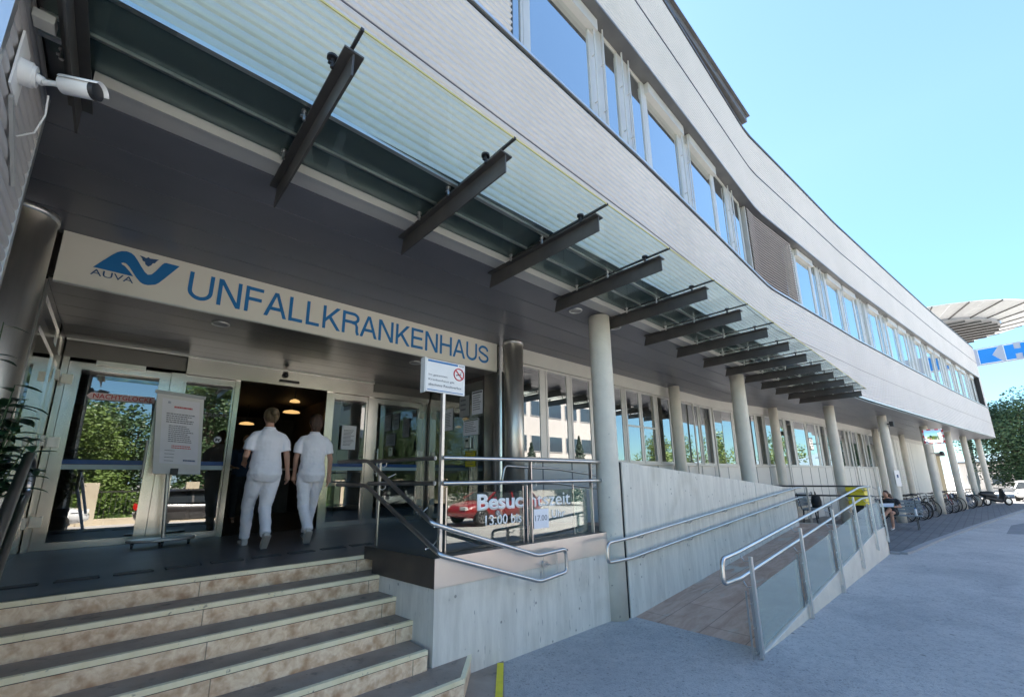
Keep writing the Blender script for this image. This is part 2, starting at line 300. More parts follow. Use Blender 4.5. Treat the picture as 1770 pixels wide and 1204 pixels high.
def corr(z0, z1, wl=.08, amp=.018):
    """ribbed sheet: rounded ribs between narrow sharp grooves"""
    n = int(round((z1 - z0) / wl)); w = (z1 - z0) / n; out = []
    for i in range(n):
        for t_, o in ((0, .007), (.05, .007), (.10, -amp * .35), (.25, -amp * .8), (.45, -amp), (.65, -amp * .8), (.82, -amp * .45), (.95, -amp * .1)): out.append((o, z0 + w * (i + t_)))
    return out + [(.007, z1)]
    n = int(round((z1 - z0) / wl)); return [(-amp * math.sin(2 * math.pi * i / per), z0 + (z1 - z0) * i / (n * per)) for i in range(n * per + 1)]
def gz(x): return -.955 - .0072 * (max(-20, min(90, x)) - 5)      # asphalt height
def gp(x): return gz(x) + .045                                     # pavement

# ------------------------------------------------------------------ ground
GX = [-400, -20] + [x for x in range(-16, 92, 4)] + [700]
mb = MB(); sheet(mb, lambda x: 0, GX, [(-500, 0), (500, 0)], False)
mb.v = [(x, y, gz(x)) for x, y, z in mb.v]; g = mb.build('asphalt_road', asphalt); tag(g, kind='structure')
KERB = [(13.55, 2.02), (13.6, 1.62), (14.4, 1.52), (16.2, 1.36), (20.8, .84), (25, .33), (36.6, -1.15), (60, -4.2)]
mb = MB(); top = [(x, y, gp(x)) for x, y in KERB]; back = [(x, 12, gp(x)) for x, y in KERB]; n = len(top)
mb.add(top + back, [(i, i + 1, i + 1 + n, i + n) for i in range(n - 1)]); tag(mb.build('pavement', pave_m), kind='structure')
mb = MB()
for (a, b), (c, d) in zip(KERB, KERB[1:]):
    t = Vector((c - a, d - b, 0)).normalized(); nn = Vector((t.y, -t.x, 0)) * .14
    A, B = Vector((a, b, 0)), Vector((c, d, 0)); q = [A, B, B + nn, A + nn]
    mb.add([(p.x, p.y, gz(p.x) - .05) for p in q] + [(p.x, p.y, gp(p.x) + .004) for p in q], [(0, 3, 2, 1), (4, 5, 6, 7), (0, 1, 5, 4), (1, 2, 6, 5), (2, 3, 7, 6), (3, 0, 4, 7)])
tag(mb.build('pavement_kerb', kerb_m), kind='structure')
mb = MB(); mb.add([(x, y, gz(x) + .004) for x, y in ((20.6, -.15), (24.4, -.35), (37.5, -3.5), (37, -7.5), (22.5, -4.2))], [(0, 4, 3, 2, 1)]); tag(mb.build('asphalt_repair', asphalt_p), kind='structure')
# bed of stone at the foot of the stairs with yellow warning tape
mb = MB(); P = [(-1.2, 2.60), (2.30, 2.60), (2.50, 2.83), (3.02, 3.43), (2.3, 3.9), (-1.2, 3.9)]
mb.prism(P, (0, 0, .035), (0, 0, -.962), (1, 0, 0), (0, 1, 0)); tag(mb.build('stone_paving_strip', tread_m), kind='structure')
mb = MB(); a, b = Vector((2.46, 2.855, -.9215)), Vector((2.955, 3.40, -.9215)); t = (b - a).normalized(); mb.obox((a + b) / 2, t, (-t.y, t.x, 0), (0, 0, 1), (b - a).length / 2, .03, .0015)
tag(mb.build('warning_tape', yellow), 'yellow warning tape along the edge of the stone strip at the foot of the stairs', 'floor tape')

# ------------------------------------------------------------------ hospital building
B = thing('hospital_building', 'long curved hospital building clad in pale corrugated metal with a band of windows', 'building')
mb = MB(); X = xs(-9, 44.6, .35); sheet(mb, fac, X, corr(3.17, 5.20)); mb.build('corrugated_wall', alu_sheet, B)
mb = MB(); X = xs(-9, 44.6, .35); sheet(mb, fac, X, corr(7.32, 9.58, amp=.016)); mb.build('corrugated_parapet', alu_up, B)
mb = MB(); sheet(mb, fac, xs(-9, -.6, .4), corr(-.95, 3.17)); mb.build('corrugated_wall', alu_sheet, B)
# end return of the lower block, corrugation seen edge on
mb = MB(); pr = corr(-.95, 3.17, amp=.012); yy = [2.57, 3.0, 3.5]; vs = [(-.615 - o, y, z) for y in yy for o, z in pr]; n = len(pr)
mb.add(vs, [(i * n + k, (i + 1) * n + k, (i + 1) * n + k + 1, i * n + k + 1) for i in range(2) for k in range(n - 1)], True); mb.build('corrugated_wall', alu_sheet, B)
mb = MB().box(-.66, -.597, 2.53, 2.585, -.95, 3.17); mb.build('corner_trim', alu, B); MB().box(-.64, -.600, 3.50, 3.55, -.95, 3.14).build('corner_trim', alu, B)
mb = MB()
for z in (4.12, 8.45): solid(mb, fac, xs(-9, 44.6, .5), -.021, .0, z, z + .009)
mb.build('panel_joint', louv_m, B)
mb = MB(); solid(mb, fac, xs(-9, 44.6, .5), -.03, .3, 9.585, 9.64); mb.build('coping', beam_m, B)
mb = MB(); solid(mb, fac, xs(-9, 44.6, .5), -.04, .32, 5.212, 5.244); mb.build('window_sill', alu, B)
mb = MB(); solid(mb, fac, xs(-9, 44.6, .5), -.024, .02, 5.185, 5.211); mb.build('sill_dark_strip', seal_k, B)  # thin dark strip directly below the sill
mb = MB(); solid(mb, fac, xs(-9, 44.6, .5), -.02, .015, 3.145, 3.175); mb.build('base_trim', alu, B)
mb = MB(); solid(mb, fac, xs(-9, 44.6, .5), -.012, .42, 7.285, 7.322); mb.build('window_head', slot_m, B)
mb = MB(); solid(mb, fac, xs(-9, 44.6, .5), .3, 13, 9.45, 9.56); mb.build('roof', roof_m, B)
mb = MB(); sheet(mb, fac, xs(-9, 44.5, .8), [(.2, 5.18), (3.5, 5.18), (3.5, 7.36), (.2, 7.36)], False); mb.build('upper_rooms', room_m, B)
mb = MB(); mb.add([at(fac, 44.6, o, z) for o, z in ((0.01, 3.15), (13, 3.15), (13, 9.6), (.01, 9.6))], [(0, 1, 2, 3)])
mb.add([(44.6, 4, -1.3), (44.6, 14, -1.3), (44.6, 14, 3.2), (44.6, 4, 3.2)], [(0, 1, 2, 3)]); mb.add([(-9, 16, -1), (46, 12.2, -1.3), (46, 12.2, 9.6), (-9, 16, 9.6)], [(0, 1, 2, 3)])
mb.add([(-9, 2.6, -1), (-9, 16, -1), (-9, 16, 9.6), (-9, 2.6, 9.6)], [(0, 1, 2, 3)]); mb.build('end_wall', alu_up, B)
# windows of the upper band: spans of glass, mullions between them
spans = [(-8.5, -7.2, 'b'), (-6.9, -5.7, 'b'), (-5.4, -4.2, 'b'), (-3.9, -2.7, 'b'), (-2.4, -1.2, 'b'), (2.47, 2.82, 'n'), (2.90, 4.19, 'b'), (4.49, 4.92, 'n'), (5.2, 5.66, 'n'), (5.76, 7.0, 'b'), (7.36, 8.58, 'b'), (8.68, 9.42, 'n'), (9.75, 10.35, 'n'), (10.62, 13.5, 'L')]
x = 13.62; seq = [('n', .22, .07), ('b', 1.15, .1), ('n', .45, .32), ('n', .42, .12), ('b', 1.25, .3), ('b', 1.2, .1), ('n', .45, .32), ('n', .42, .3)]; i = 0
while x < 43.2:
    k, w, gp_ = seq[i % len(seq)] if i == 0 else seq[1 + (i - 1) % (len(seq) - 1)]; spans.append((x, min(x + w, 43.6), k)); x += w + gp_; i += 1
solid_x = [(-1.2, 2.44)]
for a, b in ((-1.2, 2.44), (43.7, 44.6)):
    sheet(MB(), fac, xs(a, b, .35), corr(5.246, 7.284)).build('plain_wall_panel', alu_sheet, B); e_ = b if a < 0 else a; solid(MB(), fac, [e_ - .01, e_ + .01], -.015, .22, 5.246, 7.284).build('window_jamb', seal_k, B)
facw = lambda x: fac(x) + .15
prev = None; z0, z1 = 5.247, 7.283
for a, b, k in spans:
    if k == 'L':
        fr = MB(); solid(fr, facw, [a - .03, a + .03], .0, .12, z0, z1); solid(fr, facw, [b - .03, b + .03], .0, .12, z0, z1); solid(fr, facw, xs(a, b, .5), .02, .10, z0, z0 + .03); w = fr.build('window', alu_white, B)
        lv = MB(); X = xs(a + .035, b - .035, .5)
        for j in range(27):
            z = z0 + .03 + j * .075; sheet(lv, facw, X, [(-.02, z), (-.035, z + .02), (.02, z + .062)], False)
        lv.build('louvre_blind', louv_m, w); gl = MB(); sheet(gl, facw, X, [(.1, z0), (.1, z1)], False); gl.build('pane', g_up, w); prev = b; continue
    t = .04; fr = MB(); X = xs(a, b, .6)
    solid(fr, facw, X, .05, .09, z0, z0 + t); solid(fr, facw, X, .05, .09, z1 - t, z1)
    for q in (a, b - t): solid(fr, facw, [q, q + t], .048, .092, z0 + t, z1 - t)
    w = fr.build('window', alu_white, B)
    gl = MB(); sheet(gl, facw, xs(a + t, b - t, .6), [(.065, z0 + t), (.065, z1 - t)], False); gl.build('pane', g_up, w)
    if k == 'b':
        bx = MB(); solid(bx, facw, xs(a - .02, b + .1, .6), -.03, .11, z1 - .20, z1 - .004); bx.build('blind_box', alu_white, w)
    if prev is not None and 0 < a - prev < 1:
        p = MB()
        if a - prev > .2:
            solid(p, facw, [prev + .004, a - .004], .055, .10, z0, z1)
            for q in (prev + .04, a - .04):
                c0 = at(facw, q, -.0, z0 + .01); p.cyl(c0, c0 + Vector((0, 0, z1 - z0 - .03)), .012, 6)
                for zz in (z0 + .6, z0 + 1.4): p.cyl(at(facw, q, -.0, zz), at(facw, q, .056, zz), .009, 6)
        else: solid(p, facw, [prev + .002, a - .002], .045, .10, z0, z1)
        p.build('mullion', alu_white, B)
    prev = b
# roof canopy slab beyond the parapet
mb = MB(); mb.box(-6, 10.9, 2.66, 3.5, 9.75, 9.93).box(-6, 10.98, 2.60, 3.5, 9.94, 9.97); mb.build('roof_eaves', slot_m, B)
# soffits
mb = MB(); mb.add([(-.6, 2.57, 3.168), (16, 2.3, 3.168), (16, 3.4, 3.168), (-.6, 3.4, 3.168)], [(0, 1, 2, 3)]); mb.build('slot_ceiling', slot_m, B)
mb = MB(); mb.box(-.6, 15.2, 2.88, 2.90, 3.145, 3.166); mb.build('slot_joint', alu, B)
mb = MB(); mb.box(-.40, 15.0, 3.175, 3.36, 3.10, 3.135).box(-.40, 15.0, 3.165, 3.19, 3.085, 3.16); mb.build('soffit_edge_strip', alu_white, B)
def outer(x):
    e = fac(x) + .03
    if x < 13.5: return 3.365
    if x > 16: return e
    s = (x - 13.5) / 2.5; s = s * s * (3 - 2 * s); return 3.365 * (1 - s) + e * s
def inner(x): return (5.47 if x < 4.7 else wall(x))
mb = MB(); NS = 5
for k in range(NS):
    X = xs(-1.6, 4.7, 1.) + xs(4.72, 44.5, .6); t0, t1 = k / NS, (k + 1) / NS; vs = []
    for x in X:
        o, i_ = outer(x), (5.47 if x < 14 else inner(x)); vs += [(x, o + (i_ - o) * t0 + .008, 3.1), (x, o + (i_ - o) * t1 - .006, 3.1), (x, o + (i_ - o) * t1 - .006, 3.12), (x, o + (i_ - o) * t0 + .006, 3.12)]
    fs = []
    for j in range(len(X) - 1):
        q = j * 4; fs += [(q, q + 4, q + 5, q + 1), (q + 1, q + 5, q + 6, q + 2), (q + 3, q, q + 4, q + 7)][:3]
    mb.add(vs, [(q[0], q[1], q[2], q[3]) for q in fs])
mb.build('soffit_panels', soffit_m, B)
mb = MB(); X = xs(-1.6, 44.5, .6); vs = []
for x in X: vs += [(x, outer(x), 3.123), (x, 5.6, 3.123)]
mb.add(vs, [(2 * j, 2 * j + 2, 2 * j + 3, 2 * j + 1) for j in range(len(X) - 1)]); mb.build('soffit_backing', alu_white, B)
# wall of the ground floor behind the colonnade
mb = MB(); solid(mb, wall, xs(4.95, 44.5, .5), 0, .25, 2.83, 3.098); mb.build('fascia', fascia_m, B)
mb = MB(); solid(mb, wall, xs(4.95, 30, .5), .02, .25, -1.25, 1.06); solid(mb, wall, xs(30, 44.5, .5), .0, .25, -1.4, 2.83); mb.build('base_wall', panel_m, B)
mb = MB(); solid(mb, wall, xs(4.95, 30, .5), -.03, .1, 1.062, 1.10); mb.build('window_ledge', alu_white, B)
mb = MB()
x = 5.7
while x < 40: solid(mb, wall, [x, x + .02], .012 if x < 30 else -.006, .05, -1.2, 1.06 if x < 30 else 2.82); x += .82
mb.build('panel_joint', room_m, B)
mb = MB()
for k in range(16): solid(mb, wall, xs(31.5, 36, 1.5), -.03, -.002, -.6 + k * .11, -.55 + k * .11)
mb.build('louvre_panel', alu_white, B)
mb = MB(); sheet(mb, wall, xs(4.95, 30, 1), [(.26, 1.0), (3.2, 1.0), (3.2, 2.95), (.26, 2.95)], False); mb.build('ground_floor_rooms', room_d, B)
gf = [(5.05, 5.74, 'f'), (5.86, 6.52, 't'), (6.60, 7.26, 't'), (7.38, 8.46, 'f'), (8.58, 9.20, 'o'), (9.26, 9.90, 'o'), (10.02, 10.7, 'f'), (10.8, 12.38, 'f'), (12.46, 13.2, 'd'), (13.3, 14.5, 'f'), (14.62, 15.85, 'd'), (15.95, 16.35, 'f')]
x = 16.45; q = [(1.5, 'f'), (.5, 't'), (1.1, 'f'), (.9, 'd'), (.3, 'f'), (.6, 't'), (1.0, 'd')]; i = 0
while x < 29: w_, k = q[i % 7]; gf.append((x, x + w_, k)); x += w_ + .13; i += 1
for a, b, k in gf:
    t = .045; zz0, zz1 = 1.105, 2.825; fr = MB(); X = xs(a, b, .7); solid(fr, wall, X, .03, .07, zz0, zz0 + t); solid(fr, wall, X, .03, .07, zz1 - t, zz1)
    for r_ in (a, b - t): solid(fr, wall, [r_, r_ + t], .028, .072, zz0 + t, zz1 - t)
    if k == 'o': solid(fr, wall, X, .03, .09, 1.93, 1.97)
    w = fr.build('window', alu_white, B); gl = MB(); sheet(gl, wall, xs(a + t, b - t, .7), [(.04, zz0 + t), (.04, zz1 - t)], False); gl.build('pane', g_win, w)
    if k == 'd': cu = MB(); sheet(cu, wall, xs(a + t, b - t, .12), [(.12, zz0 + t), (.12, zz1 - t)], False); cu.build('dark_pane_backing', room_d, w)  # plain dark sheet close behind the pane
prev = None
for a, b, k in gf:
    mb = MB()
    if prev is not None: solid(mb, wall, [prev + .003, a - .003], .035, .10, 1.105, 2.825); mb.build('window_post', alu_white, B)
    prev = b
    if k in 'tf' and b - a > .8:
        c0 = at(wall, b + .06, -.0, 1.12); MB().cyl(c0, c0 + Vector((0, 0, 1.68)), .012, 6).build('blind_guide', alu_white, B)
for x in (11.9, 13.2, 17.7, 22.2, 25.5): c0 = at(wall, x, -.05, -1.1); MB().cyl(c0, c0 + Vector((0, 0, 3.9)), .025, 8).build('downpipe', alu_white, B)

# ------------------------------------------------------------------ entrance front (recess with glass doors)
E_ = thing('glass_entrance', 'recessed glass and steel entrance front with sliding doors below the blue lettering', 'entrance')
mb = MB()
for k in range(6):
    y0 = 5.47 + k * .37; mb.box(-.67, 4.70, y0 + .004, min(y0 + .366, 7.69), 2.60, 2.62)
mb.build('ceiling_panels', recess_m, E_); MB().box(-.72, 4.75, 5.47, 7.75, 2.625, 2.64).build('ceiling_backing', seal_k, E_)
YD = 7.70
def fbox(mb, x0, x1, z0, z1, y0=YD, y1=YD + .08): return mb.box(x0, x1, y0, y1, z0, z1)
mb = MB(); fbox(mb, .60, 4.69, 2.33, 2.598, YD - .06, YD + .06); mb.build('lintel', steel_clad, E_)
fbox(MB(), -.66, .598, 2.37, 2.598, YD - .0, YD + .04).build('fanlight_panel', recess_m, E_); fbox(MB(), 3.47, 4.69, 2.42, 2.598, YD - .085, YD - .065).build('fanlight_panel', recess_m, E_)
mb = MB(); mb.box(-.66, 4.69, YD - .075, YD - .062, 2.575, 2.598); mb.build('lintel_trim', alu, E_)
for a, b in ((-.66, -.60), (.44, .60), (1.235, 1.30), (2.63, 2.735), (3.405, 3.50), (4.60, 4.69)): fbox(MB(), a, b, 0, 2.33 if a > 0 else 2.37).build('door_post', steel_clad, E_)
def leaf(x0, x1, nm, s=.075, zt=2.32, y=YD + .015, hinge=None):
    fr = MB(); fr.box(x0, x1, y, y + .05, 0.005, .09).box(x0, x1, y, y + .05, zt - .09, zt).box(x0, x0 + s, y, y + .05, .09, zt - .09).box(x1 - s, x1, y, y + .05, .09, zt - .09)
    o = fr.build(nm, steel_clad, E_); MB().add([(x0 + s, y + .025, .09), (x1 - s, y + .025, .09), (x1 - s, y + .025, zt - .09), (x0 + s, y + .025, zt - .09)], [(0, 1, 2, 3)]).build('pane', g_door, o)
    st = MB().box(x0 + s, x1 - s, y + .018, y + .021, 1.02, 1.075); st.build('film_stripe', sticker_blue, o)
    st = MB().box(x0 + s, x1 - s, y + .018, y + .021, .955, 1.015); st.build('film_stripe', sticker_lt, o)
    if hinge is not None:
        for z in (.28, 1.22, 2.02):
            MB().box(hinge - .05, hinge + .05, y - .03, y - .002, z, z + .12).build('hinge', steel, o)
    return o
d1 = leaf(-.595, .435, 'door_leaf', .12, hinge=-.585); leaf(.605, 1.23, 'side_light', .02); leaf(2.74, 3.40, 'side_light', .03); d4 = leaf(3.505, 4.595, 'door_leaf', .10, hinge=4.56)
MB().box(-.35, .15, YD - .04, YD - .005, 2.30, 2.36).build('door_closer', alu, d1)
for x in (.30, 3.62): MB().cyl((x, YD - .05, .85), (x, YD - .05, 1.35), .014).cyl((x, YD - .05, .9), (x, YD + .02, .9), .01).cyl((x, YD - .05, 1.3), (x, YD + .02, 1.3), .01).build('handle', steel_rail, d1 if x < 1 else d4)
MB().ball((1.907, YD - .09, 2.50), .045, .045, .045).box(1.88, 1.935, YD - .1, YD - .06, 2.53, 2.56).build('motion_sensor', black, E_)
MB().box(1.83, 2.13, YD - .085, YD - .062, 2.385, 2.425).build('sensor_bar', black, E_)
# left and right cheeks of the recess
mb = MB(); mb.box(-.70, -.672, 5.47, 5.62, 0, 2.598).box(-.70, -.672, 6.95, 7.12, 0, 2.598).box(-.70, -.672, 7.45, 7.7, 0, 2.598).box(-.70, -.672, 5.62, 6.95, 0, .1).box(-.70, -.672, 5.62, 6.95, 2.2, 2.30).box(-.70, -.672, 7.12, 7.45, 2.2, 2.3).box(-.70, -.672, 5.62, 7.45, 2.5, 2.598).box(-.70, -.672, 7.12, 7.45, 0, .1)
c = mb.build('cheek_frame', steel_clad, E_); MB().add([(-.685, 5.62, .1), (-.685, 7.45, .1), (-.685, 7.45, 2.5), (-.685, 5.62, 2.5)], [(0, 1, 2, 3)]).build('pane', g_door, c)
for z in (.28, 1.22, 2.02): MB().box(-.672, -.64, 7.42, 7.52, z, z + .12).build('hinge', steel, c)
mb = MB(); mb.box(4.705, 4.73, 5.82, 5.86, 0, 2.598).box(4.705, 4.73, 7.62, 7.7, 0, 2.598).box(4.705, 4.73, 5.86, 7.62, 0, .06).box(4.705, 4.73, 5.86, 7.62, 2.52, 2.598)
c = mb.build('cheek_frame', bronze, E_); MB().add([(4.71, 5.86, .06), (4.71, 7.62, .06), (4.71, 7.62, 2.52), (4.71, 5.86, 2.52)], [(0, 1, 2, 3)]).build('pane', g_door, c)
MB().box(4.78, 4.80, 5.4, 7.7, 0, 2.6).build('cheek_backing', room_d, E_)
# curved steel cladding beside the steel column
pts = [(4.705, 5.82)] + [(4.93 - .225 * math.cos(a), 5.62 - .25 * math.sin(a)) for a in [i * math.pi / 2 / 8 for i in range(9)]] + [(5.2, 5.37)]
mb = MB(); vs = [(x, y, z) for x, y in pts for z in (0, 3.098)]; mb.add(vs, [(2 * i, 2 * i + 2, 2 * i + 3, 2 * i + 1) for i in range(len(pts) - 1)], True); mb.build('curved_cladding', steel_clad, E_)
MB().box(-2.4, -.70, 5.5, 5.6, 0, 3.098).build('side_wall', steel_clad, E_)
# notices and stickers on the glass of the front
def notice(name, label, org, ux, uy, w, h, head=None, rows=6, seed=1, cat='notice', m=paper, group=None, thick=.002):
    ux = Vector(ux).normalized(); uy = Vector(uy).normalized(); nn = ux.cross(uy); org = Vector(org)
    t = thing(name, label, cat, org, group); MB().obox(org + ux * w / 2 + uy * h / 2, ux, uy, nn, w / 2, h / 2, thick).build('sheet', m, t)
    if head: MB().obox(org + ux * w / 2 + uy * (h * .93) + nn * (thick + .0006), ux, uy, nn, w * .46, h * .035, .0006).build('header_stripe', head, t)
    tb = MB(); lines_block(tb, org + ux * w * .12 + uy * h * .8 + nn * thick, ux, uy, w * .76, rows, h * .68 / rows, h * .22 / rows, seed); tb.build('print', ink, t); return t
X1, Y1, Z1 = (1, 0, 0), (0, 1, 0), (0, 0, 1)
notice('paper_notice', 'white paper notice taped inside the glass right of the open sliding door', (2.93, YD - .03, 1.32), X1, Z1, .26, .43, rows=12, seed=3)
notice('paper_notice', 'white notice with dark header highest on the side glass near the steel cladding', (4.694, 6.165, 1.915), (0, -1, 0), Z1, .31, .43, head=ink, rows=7, seed=4)
notice('paper_notice', 'wide notice with green header above the intercom on the side glass', (4.694, 6.42, 1.555), (0, -1, 0), Z1, .45, .29, head=MATS['leaf_green'], rows=6, seed=5)
notice('paper_notice', 'grey faded notice left of the dark headed notice on the side glass', (4.694, 6.55, 1.915), (0, -1, 0), Z1, .30, .39, rows=3, seed=6, m=mesh_gr)
notice('paper_notice', 'slim white notice on the side glass seen behind the sign post', (4.694, 7.05, 1.70), (0, -1, 0), Z1, .28, .42, rows=9, seed=8)
notice('yellow_sticker', 'upper of two yellow stickers below the intercom', (4.694, 6.345, 1.165), (0, -1, 0), Z1, .287, .107, rows=2, seed=9, m=yellow_box, cat='sticker')
notice('yellow_sticker', 'lower of two yellow stickers below the intercom', (4.694, 6.344, .992), (0, -1, 0), Z1, .285, .1, rows=2, seed=10, m=yellow_box, cat='sticker')
t = thing('intercom', 'bright steel intercom plate on the side glass above the yellow stickers', 'intercom', (4.69, 6.27, 1.32))
MB().box(4.665, 4.70, 6.17, 6.37, 1.32, 1.51).build('housing', alu, t, .01); MB().box(4.66, 4.667, 6.23, 6.31, 1.44, 1.48).build('display', black, t)
for z in (1.35, 1.39): MB().cyl((4.667, 6.27, z), (4.658, 6.27, z), .012).build('button', steel_rail, t)
t = thing('door_lettering', 'red lettering NACHTGLOCKE on a pink arrow strip on the left door', 'lettering', (-.38, YD - .01, 1.82))
mb = MB(); mb.prism([(-.38, 1.895), (-.345, 1.94), (.30, 1.945), (.30, 1.855), (-.345, 1.85)], (0, .002, 0), (0, YD + .005, 0)); mb.build('arrow_strip', pinkpap, t); text_mesh('letters', 'NACHTGLOCKE', inkred, t, (-.32, YD + .004, 1.868), X1, Z1, .60, .062, depth=.002, bold=.01)
t = thing('door_lettering', 'dark lettering VERBOT on the glass behind the poster stand', 'lettering', (.85, YD - .01, 1.72)); text_mesh('letters', 'VERBOT', ink, t, (.83, YD + .03, 1.735), X1, Z1, .36, .06, depth=.002)
t = thing('no_dogs_sticker', 'round white no dogs sticker with dark rim on the glass left of the open door', 'sticker', (1.10, YD, 1.40))
MB().cyl((1.10, YD + .03, 1.40), (1.10, YD + .027, 1.40), .055, 24).build('disc', paper, t)
mb = MB(); mb.tube([(1.10 + .05 * math.cos(a), YD + .025, 1.40 + .05 * math.sin(a)) for a in [i * math.pi / 12 for i in range(25)]], .006, 6); mb.bar((1.065, YD + .024, 1.435), (1.135, YD + .024, 1.365), .01, .004); mb.build('ring', ink, t)
MB().prism([(1.07, 1.38), (1.075, 1.41), (1.12, 1.41), (1.13, 1.425), (1.14, 1.415), (1.125, 1.40), (1.12, 1.375), (1.11, 1.375), (1.108, 1.392), (1.09, 1.392), (1.086, 1.375)], (0, -.002, 0), (0, YD + .026, 0)).build('dog_symbol', black, t)
# recess lamps
def downlight(x, y, z, label, r=.085):
    t = thing('ceiling_light', label, 'lamp', (x, y, z), 'round ceiling lights'); mb = MB(); mb.tube([(x + r * math.cos(a), y + r * math.sin(a), z - .006) for a in [i * math.pi / 12 for i in range(25)]], .012, 6, cap=False); mb.build('ring', alu, t)
    MB().cyl((x, y, z - .002), (x, y, z - .009), r * .9, 24).build('lens', mat('frosted_lens', (.30, .29, .27), .35), t)
downlight(.70, 5.80, 2.6, 'round ceiling light below the lettering panel near its left half'); downlight(3.31, 5.84, 2.6, 'round ceiling light left of the no smoking sign')
downlight(4.53, 3.55, 3.1, 'round soffit light just left of the nearest concrete column'); downlight(5.55, 3.58, 3.1, 'round soffit light just right of the nearest concrete column')
# lobby behind the doors
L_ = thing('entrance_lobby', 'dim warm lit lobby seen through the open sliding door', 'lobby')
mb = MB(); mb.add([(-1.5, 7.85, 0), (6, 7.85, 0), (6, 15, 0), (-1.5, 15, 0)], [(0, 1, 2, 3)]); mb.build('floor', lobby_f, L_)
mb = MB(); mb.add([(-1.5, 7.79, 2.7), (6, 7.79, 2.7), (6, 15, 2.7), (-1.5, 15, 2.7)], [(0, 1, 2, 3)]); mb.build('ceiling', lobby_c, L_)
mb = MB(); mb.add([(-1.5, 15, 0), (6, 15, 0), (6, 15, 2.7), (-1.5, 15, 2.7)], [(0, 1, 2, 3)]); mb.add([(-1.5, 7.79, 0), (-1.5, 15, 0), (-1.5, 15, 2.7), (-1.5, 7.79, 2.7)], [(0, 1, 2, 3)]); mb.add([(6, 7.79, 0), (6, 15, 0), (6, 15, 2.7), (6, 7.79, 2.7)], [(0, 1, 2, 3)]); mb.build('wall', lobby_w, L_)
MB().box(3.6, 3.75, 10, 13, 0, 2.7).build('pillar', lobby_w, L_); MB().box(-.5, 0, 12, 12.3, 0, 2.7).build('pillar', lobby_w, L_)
t = thing('reception_counter', 'dark reception counter with a pale front deep inside the lobby', 'counter', (2.6, 12.4, 0)); MB().box(1.4, 3.4, 12.2, 12.9, 0, 1.05).build('counter_body', room_d, t); MB().box(1.35, 3.45, 12.1, 13, 1.05, 1.1).build('counter_top', alu_white, t)
for i, (x, y, z, r, lb) in enumerate([(2.55, 9.3, 2.35, .14, 'warm dish lamp above the right hand walker'), (3.1, 11.5, 2.45, .28, 'wide warm dish lamp behind the right hand walker'), (2.35, 12.5, 2.2, .24, 'warm dish lamp left of the blond walker'), (1.15, 11.6, 2.45, .16, 'warm dish lamp deep inside the lobby right of the poster stand')]):
    t = thing('pendant_lamp', lb, 'lamp', (x, y, z), 'dish lamps in the lobby'); r *= .7; MB().loft([((x, y, z), r, r), ((x, y, z + .035), r * .85, r * .85), ((x, y, z + .06), r * .3, r * .3)], 20).build('lamp_shade', warm_lamp, t); MB().cyl((x, y, z + .06), (x, y, 2.7), .01, 6).build('cord', black, t)

